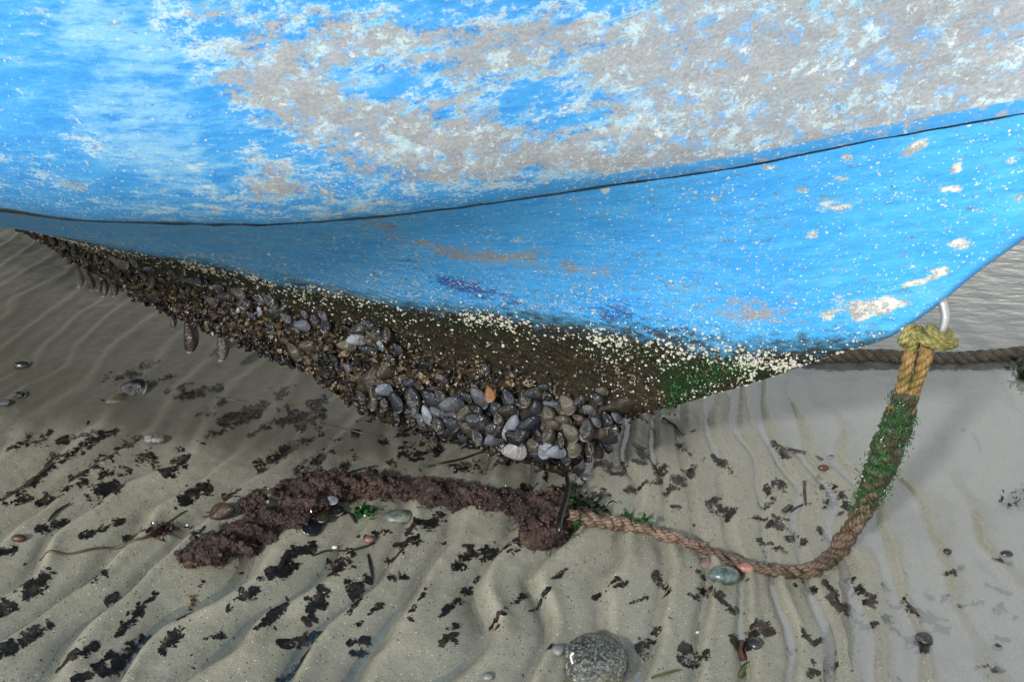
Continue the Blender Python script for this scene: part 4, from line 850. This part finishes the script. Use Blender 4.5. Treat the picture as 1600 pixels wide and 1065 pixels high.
pale_weed = weed_mat('pale_sea_lettuce', (.012, .060, .022), (.06, .19, .08)); rp('crumpled_frond', V, F, pale_weed)
leafy('red_seaweed', [(255, 828, 9, .006), (245, 833, 8, .004), (266, 824, 6, .004)], 130, (.008, .022), (.0012, .003), red_weed, 'rust red feathery seaweed tuft beside the long brown blade')
leafy('red_seaweed', [(299, 934, 5, .004), (301, 943, 4, .003)], 22, (.005, .010), (.0012, .003), weed_mat('orange_weed', (.05, .022, .008), (.20, .10, .03)), 'small orange brown seaweed sprig in a ripple below the fouled rope tip')
leafy('wrack', [(1597, 578, 6, .03), (1600, 590, 6, .02)], 90, (.012, .03), (.006, .016), dark_weed, 'dark green wrack standing in the water below the grey rope')
leafy('wrack', [(1592, 778, 9, .006), (1585, 786, 9, .005), (1598, 770, 6, .006)], 120, (.008, .018), (.003, .008), dark_weed, 'flat dark wrack patch at the water margin below the standing wrack')
# the second rope, lying in the water behind
SP = catmull([gps(u, v, .012) if u > 1330 else gp(u, v, WATER_Z+.012) for u, v in [(1020, 546), (1120, 549), (1230, 552), (1300, 556), (1370, 560), (1440, 562), (1500, 560), (1560, 556), (1620, 553), (1720, 548), (1850, 540)]], 420); SP[:, 2] = WATER_Z+.009+.002*np.sin(np.arange(420)*.05)-.045*sstep(70, 0, np.arange(420))
fr_ = empty('sunken_rope', tuple(SP[200])); tag(fr_, 'grey brown twisted rope lying half under water behind the bow', 'rope')
for V, F, uv in twisted(SP, .0150, .075, 3, 0, 9, .16):
    me = mesh_np('rope_strand', V-SP[200], F); attr_uv(me, uv); obj('rope_strand', me, far_rope_m, fr_)

# ------------------------------------------------------------------ litter on the sand
FL = []
def flakes(px, py, size, aspect, ang, up):
    """irregular flat scraps: arrays of centre, radius, elongation, direction, height"""
    n = len(px); a = np.linspace(0, 2*np.pi, 7, endpoint=False)[None]+RNG.normal(size=(n, 7))*.25; rr = size[:, None]*RNG.uniform(.55, 1.25, (n, 7))
    x, y = np.cos(a)*rr*aspect[:, None], np.sin(a)*rr/aspect[:, None]**.5; c, s_ = np.cos(ang)[:, None], np.sin(ang)[:, None]
    X = np.hstack([px[:, None]+x*c-y*s_, px[:, None]]); Y = np.hstack([py[:, None]+x*s_+y*c, py[:, None]])
    Zf = sand_h(X, Y)+up[:, None]+np.hstack([RNG.uniform(0, 1, (n, 7))*size[:, None]*.22, np.full((n, 1), .0004)])
    V = np.stack([X, Y, Zf], -1).reshape(-1, 3); i = np.arange(7); F = (np.arange(n)*8)[:, None, None]+np.stack([i, (i+1) % 7, np.full(7, 7)], 1)[None]
    FL.append((V, F.reshape(-1, 3)))
PATCH = [(15, 705, 80, 680, 20), (92, 692, 142, 678, 18), (80, 722, 176, 676, 20), (8, 782, 78, 732, 24), (50, 760, 76, 728, 20), (115, 747, 180, 714, 20), (145, 735, 160, 728, 16), (188, 743, 238, 716, 26), (256, 742, 292, 712, 34), (140, 780, 186, 752, 36), (150, 768, 180, 756, 34),
 (60, 788, 112, 764, 18), (100, 770, 135, 755, 12), (282, 782, 328, 762, 18), (352, 778, 372, 762, 20), (336, 678, 388, 636, 30), (320, 686, 452, 612, 24), (345, 668, 400, 645, 30), (396, 677, 502, 626, 22), (440, 650, 500, 640, 26), (308, 650, 348, 630, 14), (222, 578, 248, 566, 12), (164, 594, 218, 584, 16),
 (234, 601, 272, 588, 12), (275, 622, 344, 606, 18), (260, 612, 300, 602, 10), (403, 728, 452, 703, 20), (442, 703, 502, 680, 18), (468, 668, 500, 645, 34), (463, 738, 502, 714, 20), (183, 702, 222, 686, 16), (10, 792, 50, 780, 10), (130, 842, 190, 815, 12), (60, 832, 105, 815, 14), (195, 838, 235, 828, 12), (0, 872, 26, 862, 10),
 (0, 955, 80, 903, 22), (40, 935, 75, 905, 16), (188, 992, 232, 940, 12), (130, 1066, 172, 1024, 14), (0, 1030, 24, 1012, 16), (36, 1006, 78, 978, 14), (86, 1050, 118, 1030, 14), (118, 1040, 152, 1014, 12), (0, 1000, 28, 985, 10), (160, 1056, 190, 1030, 18), (190, 1026, 236, 988, 14), (212, 958, 244, 928, 10), (150, 912, 165, 902, 14), (165, 940, 182, 928, 8),
 (255, 1020, 294, 962, 16), (280, 975, 295, 960, 10), (294, 942, 316, 910, 10), (358, 956, 400, 924, 14), (404, 992, 446, 955, 16), (318, 1000, 360, 990, 8), (436, 1055, 480, 1020, 14), (456, 1000, 505, 990, 12), (445, 1008, 495, 985, 12), (478, 975, 492, 966, 12), (518, 900, 550, 868, 30), (548, 928, 578, 905, 32), (482, 955, 506, 940, 18), (495, 940, 515, 925, 12),
 (546, 1006, 575, 996, 14), (548, 1018, 570, 1012, 10), (560, 975, 596, 945, 12), (445, 876, 490, 855, 22), (420, 905, 450, 890, 14), (438, 898, 470, 880, 10), (638, 832, 690, 808, 30), (650, 820, 680, 812, 30), (706, 893, 736, 862, 20), (722, 872, 808, 856, 22), (765, 870, 805, 862, 16), (610, 872, 664, 846, 18), (625, 852, 655, 842, 14), (560, 840, 610, 830, 14), (690, 962, 746, 902, 14),
 (768, 978, 818, 932, 12), (830, 955, 856, 926, 12), (640, 975, 664, 930, 12), (608, 908, 632, 900, 12), (715, 1005, 700, 985, 12), (690, 1010, 712, 978, 10), (545, 968, 562, 940, 12), (1000, 760, 1050, 748, 10), (705, 730, 790, 724, 24), (610, 724, 668, 692, 34), (625, 715, 690, 700, 24), (532, 732, 554, 712, 24), (590, 690, 640, 680, 14), (520, 690, 560, 676, 12), (560, 660, 610, 655, 14), (500, 715, 520, 708, 10),
 (905, 734, 1004, 724, 20), (940, 742, 985, 736, 14), (993, 698, 1024, 722, 20), (1018, 720, 1046, 750, 22), (1044, 768, 1098, 720, 20), (1056, 760, 1080, 740, 22), (928, 780, 990, 764, 18), (816, 758, 852, 748, 28), (838, 728, 880, 742, 12), (1060, 690, 1078, 712, 14), (1116, 708, 1142, 738, 16), (1112, 782, 1142, 804, 34), (1194, 786, 1222, 752, 28), (1200, 770, 1215, 758, 34), (1204, 684, 1228, 714, 28), (1216, 700, 1230, 712, 16),
 (1284, 758, 1322, 790, 30), (1290, 770, 1316, 784, 30), (1202, 816, 1244, 834, 16), (1188, 840, 1228, 858, 18), (1232, 835, 1258, 846, 16), (1278, 820, 1304, 838, 14), (1175, 806, 1240, 808, 8), (1300, 878, 1332, 902, 18), (1298, 932, 1324, 950, 24), (1336, 912, 1368, 934, 20), (1385, 955, 1404, 978, 16), (1432, 946, 1480, 970, 28), (1450, 920, 1478, 925, 16), (1150, 1002, 1204, 982, 30), (1170, 1008, 1185, 1000, 26), (1264, 1050, 1304, 1030, 28),
 (1238, 1008, 1272, 986, 16), (1422, 988, 1452, 1010, 22), (1340, 960, 1368, 972, 14), (1385, 930, 1425, 945, 14), (1410, 935, 1440, 950, 12), (1290, 905, 1310, 925, 14), (1255, 905, 1275, 920, 8), (1000, 1018, 1026, 980, 26), (1062, 1030, 1104, 1024, 24), (1064, 1010, 1090, 1016, 18), (1270, 1000, 1290, 990, 10), (1480, 890, 1505, 880, 8), (860, 1018, 884, 1018, 18), (960, 925, 980, 915, 8), (1025, 895, 1046, 928, 18), (930, 930, 965, 912, 10),
 (1100, 920, 1145, 955, 16), (1080, 888, 1100, 900, 14), (985, 945, 1010, 935, 6), (870, 905, 885, 893, 6), (1075, 930, 1090, 935, 10), (1330, 940, 1350, 950, 10), (1380, 905, 1400, 915, 10), (1558, 930, 1590, 950, 14), (1560, 985, 1580, 990, 10), (1556, 868, 1582, 872, 16), (1545, 905, 1580, 915, 12), (1530, 1035, 1570, 1040, 12), (1500, 940, 1540, 930, 8), (1150, 945, 1162, 952, 8)]
for u0, v0, u1, v1, wd_ in PATCH:
    if u0 < 520: wd_ = wd_*1.25
    L = math.hypot(u1-u0, v1-v0); n = int((15.0 if u0 < 520 else 12.0)*(L+wd_*.8)*wd_/16*RNG.uniform(.7, 1.2)); t = RNG.uniform(-.08, 1.08, n); o = RNG.normal(size=n)*.42*wd_*(.35+.65*np.sin(np.pi*np.clip(t, .03, .97))**.6)
    nx, ny = -(v1-v0)/L, (u1-u0)/L; uu = u0+(u1-u0)*t+nx*o; vv = v0+(v1-v0)*t+ny*o*.8
    den = fbm(uu*.07, vv*.10, 3, 3)*1.3+.55*fbm(uu*.30, vv*.42, 7, 2)-1.1*np.abs(o)/wd_; kk = den > -.50+.95*RNG.uniform(size=n); uu, vv = uu[kk], vv[kk]
    if not len(uu): continue
    d = ray(0, 0)[None]+RT*uu[:, None]-UP*vv[:, None]; p = CAM+d*((-.002-CAM_H)/d[:, 2])[:, None]
    sz = np.exp(RNG.normal(math.log(.00105), .62, len(p))); flakes(p[:, 0], p[:, 1], sz, RNG.uniform(1, 1.9, len(p)), RNG.uniform(0, 6.28, len(p)), RNG.uniform(0, .0014, len(p)))
# scraps gathered in the troughs elsewhere, and single crumbs
uu = RNG.uniform(-150, 1750, 60000); vv = RNG.uniform(380, 1120, 60000); d = ray(0, 0)[None]+RT*uu[:, None]-UP*vv[:, None]; p = CAM+d*((-CAM_H)/d[:, 2])[:, None]; x, y = p[:, 0], p[:, 1]
sd_ = shore_dist(x, y); tr_ = sstep(-.55, -.95, rip(x, y)); cl = sstep(.02, .30, fbm(x*7, y*7, 12, 3)); reg = np.where(sd_ > 0, .35+.5*(uu < 520)*(vv > 600)*(vv < 860)+.25*(uu > 1150)*(vv > 800), .10)
kk = RNG.uniform(0, 1, len(x)) < reg*(.40*tr_*cl+.014+.03*cl); x, y = x[kk], y[kk]
sz = np.exp(RNG.normal(math.log(.0011), .55, len(x))); flakes(x, y, sz, RNG.uniform(1, 2.0, len(x)), RNG.uniform(0, 6.28, len(x)), RNG.uniform(0, .001, len(x)))
q = NT('dark_litter'); ob = q.coord(); vcl = q.voro(ob, 90, 'F1', 'Color')
lit_mat = q.done(q.ramp(xyz(q, vcl, 0), [(.2, (.004, .0035, .003)), (.75, (.009, .0075, .006)), (.98, (.032, .018, .010))]), .42, None, .4)
V, F = joined(FL); tag(obj('seaweed_litter', mesh_np('seaweed_litter', V, F, False), lit_mat), kind='stuff')

def pebble(u, v, wpx, hpx, mat, label, cat='stone', sink=.35, seed=1, name='stone', height=.6, bumpy=.10, ang=0, group=None):
    p = lie(u, v); k = pxm(p); rx = wpx/2/k; ry = rx*max(.5, hpx/wpx)*1.15; rz = rx*height
    v_, f_ = ico(4 if wpx > 60 else 3); d = 1+bumpy*fbm(v_[:, 0]*1.3+seed*3, v_[:, 1]*1.3, v_[:, 2]*1.3, 3)
    o = obj(name, mesh_np(name, v_*d[:, None]*np.array([rx, ry, rz]), f_), mat); o.location = (p[0], p[1], p[2]+rz*(1-2*sink)); o.rotation_euler = (0, 0, math.radians(ang)); return tag(o, label, cat, group)
q = NT('speckled_stone'); ob = q.coord(); a = q.noise(ob, 45, 6, .75); b = q.noise(ob, 210, 3, .7); vcl = q.voro(ob, 420, 'F1', 'Color')
c = q.ramp(q.add(q.mul(a, .5), q.mul(b, .5)), [(.40, (.008, .010, .010)), (.48, (.030, .035, .034)), (.55, (.075, .080, .072)), (.63, (.22, .215, .185))]); c = q.mix(q.mul(q.step(xyz(q, vcl, 0), .88, .95), .7), c, (.20, .19, .13)); c = q.mix(q.mul(q.step(q.noise(ob, 8, 4, .6), .58, .72), .5), c, (.07, .075, .035))
speck_stone = q.done(c, .48, q.bump(q.add(a, b), .5, .002), .35)
st = pebble(930, 1036, 104, 88, speck_stone, 'large rounded dark stone speckled with grey and yellow, half sunk in the sand', sink=.34, seed=2, height=.44, bumpy=.16)
wp = catmull([lie(u, v, z) for u, v, z in [(893, 1008, .040), (896, 1013, .043), (892, 1018, .041), (895, 1026, .036), (893, 1034, .030)]], 20); wl_ = st.location
# a white worm tube on the stone
Vs = np.array([x.co[:] for x in st.data.vertices]); th = []
for (a_, b_) in [(-.72, .50), (-.66, .42), (-.73, .34), (-.67, .24), (-.72, .14)]:
    i = np.argmin(np.abs(Vs[:, 0]/.066-a_)+np.abs(Vs[:, 1]/.05-(b_-.5))*1.0+(Vs[:, 2] < .012)*9); th.append(Vs[i]*1.01)
V, F = tube(catmull(th, 24), .0020, 7); obj('worm_tube', mesh_np('worm_tube', V, F), plain('white_tube', (.62, .60, .52), .6, var=.15), st)
gstone = plain('green_grey_stone', (.05, .072, .068), .25, .5, 90, .65, .5, .0015); dstone = plain('dark_stone', (.014, .014, .015), .25, .5, 50, .5); pkstone = plain('reddish_pebble', (.22, .10, .075), .3, .5, 50, .35); gryst = plain('grey_stone', (.12, .12, .125), .35, .5, 40, .4); clam = plain('green_clam_shell', (.055, .072, .060), .4, .4, 70, .6, .5, .002, (.13, .14, .115))
brn = plain('brown_scrap', (.05, .022, .014), .4, .4, 40, .5)
pebble(1131, 902, 50, 30, gstone, 'smooth grey green pebble glistening below the thin rope', height=.55, sink=.3)
pebble(1165, 889, 28, 16, pkstone, 'small reddish pebble touching the thin rope', height=.55, sink=.25)
pebble(621, 808, 50, 26, clam, 'pale green clam shell half buried below the fouled rope', 'shell', .50, 3, 'clam_shell', .40, .14)
pebble(577, 845, 17, 12, plain('pinkish_snail', (.12, .062, .050), .35, .5, 60, .5), 'pink snail shell at the end of a dark straw', 'shell', .2, 4, 'snail_shell', .7, .15)
pebble(1480, 862, 13, 10, dstone, 'black pebble standing in the water right of the hanging rope' if False else 'black pebble standing alone in the shallow water', sink=.2, seed=5)
pebble(1572, 868, 20, 13, dstone, 'larger black pebble at the far edge of the shallow water', sink=.2, seed=6)
pebble(36, 573, 26, 16, dstone, 'dark wet stone in the mud below the stern end of the keel', sink=.3, seed=7)
pebble(1180, 1007, 22, 20, dstone, 'round black pebble beside the red brown leaf scrap', sink=.2, seed=8)
pebble(1505, 672, 8, 7, dstone, 'tiny black pebble in the reflecting water beside the hanging rope' if False else 'tiny black pebble out in the reflecting water', sink=.1, seed=9)
pebble(1557, 955, 14, 12, dstone, 'black pebble among the ripples at the water margin', sink=.2, seed=10)
pebble(1558, 1012, 16, 12, dstone, 'black pebble in the wet sand nearest the lower corner of the pool', sink=.2, seed=11)
pebble(872, 1018, 24, 16, gryst, 'dark grey lump beside the large speckled stone', sink=.25, seed=12, bumpy=.3)
pebble(762, 1058, 18, 13, gryst, 'small purplish grey pebble left on bare sand', sink=.25, seed=13)
pebble(918, 748, 24, 16, plain('wet_grey_stone', (.05, .052, .052), .3, .5, 50, .5), 'grey stone behind the dark wrack at the knot', sink=.3, seed=14)
pebble(508, 925, 10, 8, dstone, 'tiny black pebble between litter patches below the rope tip', sink=.1, seed=15)
pebble(30, 843, 22, 12, brn, 'dark red brown pebble on the smooth rippled sand', sink=.25, seed=16)
pebble(405, 905, 9, 8, dstone, 'tiny black pebble on bare sand beneath the fouled loop', sink=.1, seed=17)
pebble(1298, 716, 14, 8, dstone, 'black pebble at the end of the bent twig', sink=.2, seed=18)
pebble(1286, 733, 18, 8, brn, 'flat reddish brown pebble in the shallows under the bent twig', sink=.2, seed=19)
# limpet
def cone(u, v, wpx, mat, label, name, cat='shell'):
    p = lie(u, v); r = wpx/2/pxm(p); a = np.linspace(0, 2*np.pi, 22, endpoint=False); rows = []
    for t in np.linspace(0, 1, 8): rr = r*(1-t)**.8*(1+.06*np.sin(a*11)); rows.append(np.stack([np.cos(a)*rr+t*r*.25, np.sin(a)*rr*.8, np.full(22, r*.75*t**.9)-.001], -1))
    o = obj(name, mesh_np(name, np.vstack(rows), gridF(8, 22, True)), mat); o.location = p; tag(o, label, cat)
cone(1101, 880, 34, plain('purple_grey_shell', (.10, .062, .058), .25, .5, 60, .6, .4, .001), 'purplish conical limpet shell beside the grey green pebble', 'limpet_shell')
# loose mussels and shells on the sand
def loose(u, v, L, ang, kd, var, label, up=.006):
    p = lie(u, v, up); k = pxm(p); an = math.radians(ang); d = lie(u+20*math.cos(an), v+20*math.sin(an), up)-p; R = rotmats(d, np.array([0, -.25, 1.0])+RNG.normal(size=3)*.15); Lm = L/k
    put_mussel(p-R[:, 0]*Lm*.5, R, Lm, kd, var, label, 'loose shells on the sand')
loose(208, 607, 44, 10, 'black', 1, 'black mussel lying alone on the smooth wet mud')
loose(182, 624, 32, -15, 'tan', 1, 'tan mussel half sunk in mud beside the black one', .001)
loose(347, 796, 48, 185, 'brown', 0, 'dark brown mussel leaning on the fold of the fouled rope', .012)
loose(487, 822, 40, 160, 'black', 1, 'glossy black mussel tucked under the fouled rope', .008)
loose(505, 806, 32, 130, 'olive', 0, 'olive mussel wedged above the glossy black one under the rope', .012)
loose(517, 782, 24, 20, 'blue', 1, 'blue grey mussel stuck on the side of the fouled rope', .026)
loose(526, 797, 26, 60, 'black', 1, 'black mussel under the blue grey one on the fouled rope', .010)
loose(6, 628, 26, 200, 'slate', 1, 'slate mussel shell at the very edge of the mud', .004)
loose(30, 617, 22, 10, 'black', 0, 'small black mussel near the slate shell on the mud', .003)
loose(1444, 998, 30, 20, 'black', 1, 'black mussel with an orange bead, in wet sand beside the pool', .004)
pebble(1442, 1001, 7, 7, M_MUS['orange'], 'small orange bead of weed on the black mussel by the pool', 'seaweed', .0, 20, 'orange_sprig', .8, .2)
pebble(242, 690, 34, 15, plain('barnacled_shell', (.10, .097, .09), .4, .4, 140, .8, .9, .003), 'shell crusted with grey barnacles lying between dark litter streaks', 'shell', .25, 21, 'crusted_shell', .5, .35)
pebble(523, 855, 9, 6, plain('pale_shell', (.5, .48, .40), .4, var=.2), 'tiny pale shell scrap above the dark straw', 'shell', .2, 22, 'shell_scrap', .4)
pebble(1090, 988, 8, 4, plain('white_shell', (.62, .61, .57), .4, var=.15), 'tiny white shell scrap on bare sand right of the speckled stone' if False else 'tiny white shell scrap on bare sand past the speckled stone', 'shell', .2, 23, 'shell_scrap', .4)
# blades, straws and twigs
def blade(pts, wpx, mat, label, name='eelgrass_blade', cat='seaweed', up=.002, taper=True):
    P = catmull([lie(*p) if len(p) == 2 else lie(p[0], p[1], p[2]) for p in pts], 40); g = np.array([max(z, float(sand_h(x, y))) for x, y, z in P]); P[:, 2] = g+up
    wd_ = wpx/pxm(P[20])*(np.sin(np.linspace(.25, np.pi-.12, 40))**.4 if taper else np.ones(40)); T, N, B = frames(P); S_ = np.cross(T, [0, 0, 1.0]); S_ /= np.linalg.norm(S_, axis=1)[:, None]; h = np.array([0, 0, .0007])
    rows = np.stack([P-S_*wd_[:, None]/2, P+h+[0, 0, .0006], P+S_*wd_[:, None]/2, P-h], 1); c = P[20].copy(); o = obj(name, mesh_np(name, rows.reshape(-1, 3)-c, gridF(40, 4, True)), mat); o.location = c; tag(o, label, cat)
def twig(pts, rpx, mat, label, name='twig', cat='twig'):
    P = catmull([lie(p[0], p[1], p[2] if len(p) > 2 else .002) for p in pts], 30); r = rpx/pxm(P[15])*np.linspace(1, .6, 30)*(1+.2*vnoise(np.arange(30)*.7, 1, 1)); V, F = tube(P, r, 7); c = P[15].copy(); o = obj(name, mesh_np(name, V-c, F), mat); o.location = c; tag(o, label, cat)
brown_blade = plain('brown_blade', (.055, .036, .018), .4, .4, 30, .4); dark_blade = plain('dark_blade', (.010, .009, .007), .32, .5, 30, .5); green_blade = plain('green_blade', (.045, .065, .012), .35, .5, 25, .4); twig_mat = plain('twig_bark', (.022, .016, .011), .5, .4, 50, .5)
blade([(62, 876), (110, 866), (175, 857), (222, 842), (258, 820), (290, 799)], 6, brown_blade, 'long brown eelgrass blade reaching past the rust red tuft')
blade([(76, 817), (90, 800), (110, 788)], 6, dark_blade, 'short dark blade standing apart on the far rippled sand', up=.004)
blade([(436, 891), (443, 876), (452, 860)], 11, dark_blade, 'wide dark kelp strip below the fouled rope', 'kelp_strip', taper=False)
blade([(488, 869), (520, 862), (550, 860), (586, 849)], 5, dark_blade, 'thin dark straw ending at the pink snail shell')
blade([(575, 866), (579, 884), (582, 905)], 5, dark_blade, 'short upright dark strip beside the round litter patch')
blade([(544, 739), (566, 733), (590, 729)], 4, dark_blade, 'straight dark straw just behind the fouled rope')
blade([(666, 730), (690, 724), (720, 718), (760, 706)], 5, dark_blade, 'dark straw pointing at the foot of the mussel clump')
blade([(665, 731), (676, 728), (690, 724)], 4, green_blade, 'short yellow green blade at the end of a dark straw', up=.004)
blade([(338, 621), (360, 625), (386, 628)], 3, dark_blade, 'fine dark straw on the shaded sand under the boat')
blade([(1018, 1060), (1045, 1051), (1064, 1047)], 6, green_blade, 'green eelgrass blade beside the large speckled stone')
blade([(1155, 1058), (1163, 1045), (1170, 1036)], 14, green_blade, 'broad yellow green leaf near the round black pebble', 'kelp_leaf')
blade([(1160, 1003), (1157, 1018), (1163, 1034)], 13, brn, 'red brown leaf scrap standing by the round black pebble', 'leaf_scrap', up=.004, taper=False)
blade([(184, 687), (196, 692), (206, 700)], 3, dark_blade, 'thin curved dark straw behind the crusted shell')
blade([(884, 740, .02), (888, 760, .05), (884, 785, .066), (876, 812, .062), (872, 835, .045), (867, 850, .012)], 10, dark_blade, 'long dark kelp strip draped across the knot in the rope', 'kelp_strip', up=.004)
blade([(535, 800), (550, 806), (556, 818)], 6, dark_blade, 'curled dark strip hanging from the fouled rope near the lettuce tuft', 'kelp_strip')
blade([(240, 870), (265, 858), (288, 850)], 5, dark_blade, 'dark straw beside the rounded tip of the fouled rope') if False else None
blade([(500, 662), (560, 676), (600, 684)], 3, dark_blade, 'long fine straw in the shade behind the clump')
blade([(318, 808), (335, 806), (356, 803)], 5, dark_blade, 'dark straw under the brown mussel by the rope fold')
twig([(1036, 652, .004), (1056, 665), (1068, 678), (1086, 671)], 2.2, twig_mat, 'thin forked twig at the bow end of the mussel clump')
twig([(1232, 701, .004), (1255, 706), (1286, 717)], 2.6, twig_mat, 'bent dark twig lying in the water margin')
twig([(1256, 750, .012), (1257, 768), (1259, 788)], 2.4, twig_mat, 'short stick standing up beside the square dark chip')
twig([(1236, 797), (1252, 789), (1268, 786)], 2, twig_mat, 'short stick lying against the upright stick')
blade([(1224, 800), (1230, 795), (1236, 790)], 9, dark_blade, 'square dark kelp chip beside the short sticks', 'kelp_chip', taper=False)
blade([(1048, 793), (1056, 791), (1064, 793)], 7, dark_blade, 'small dark kelp chip alone on bare sand', 'kelp_chip', taper=False)
blade([(1520, 675), (1527, 690), (1532, 706)], 6, plain('grey_blade', (.10, .10, .10), .4), 'grey blade floating under the reflecting water surface', up=.0)
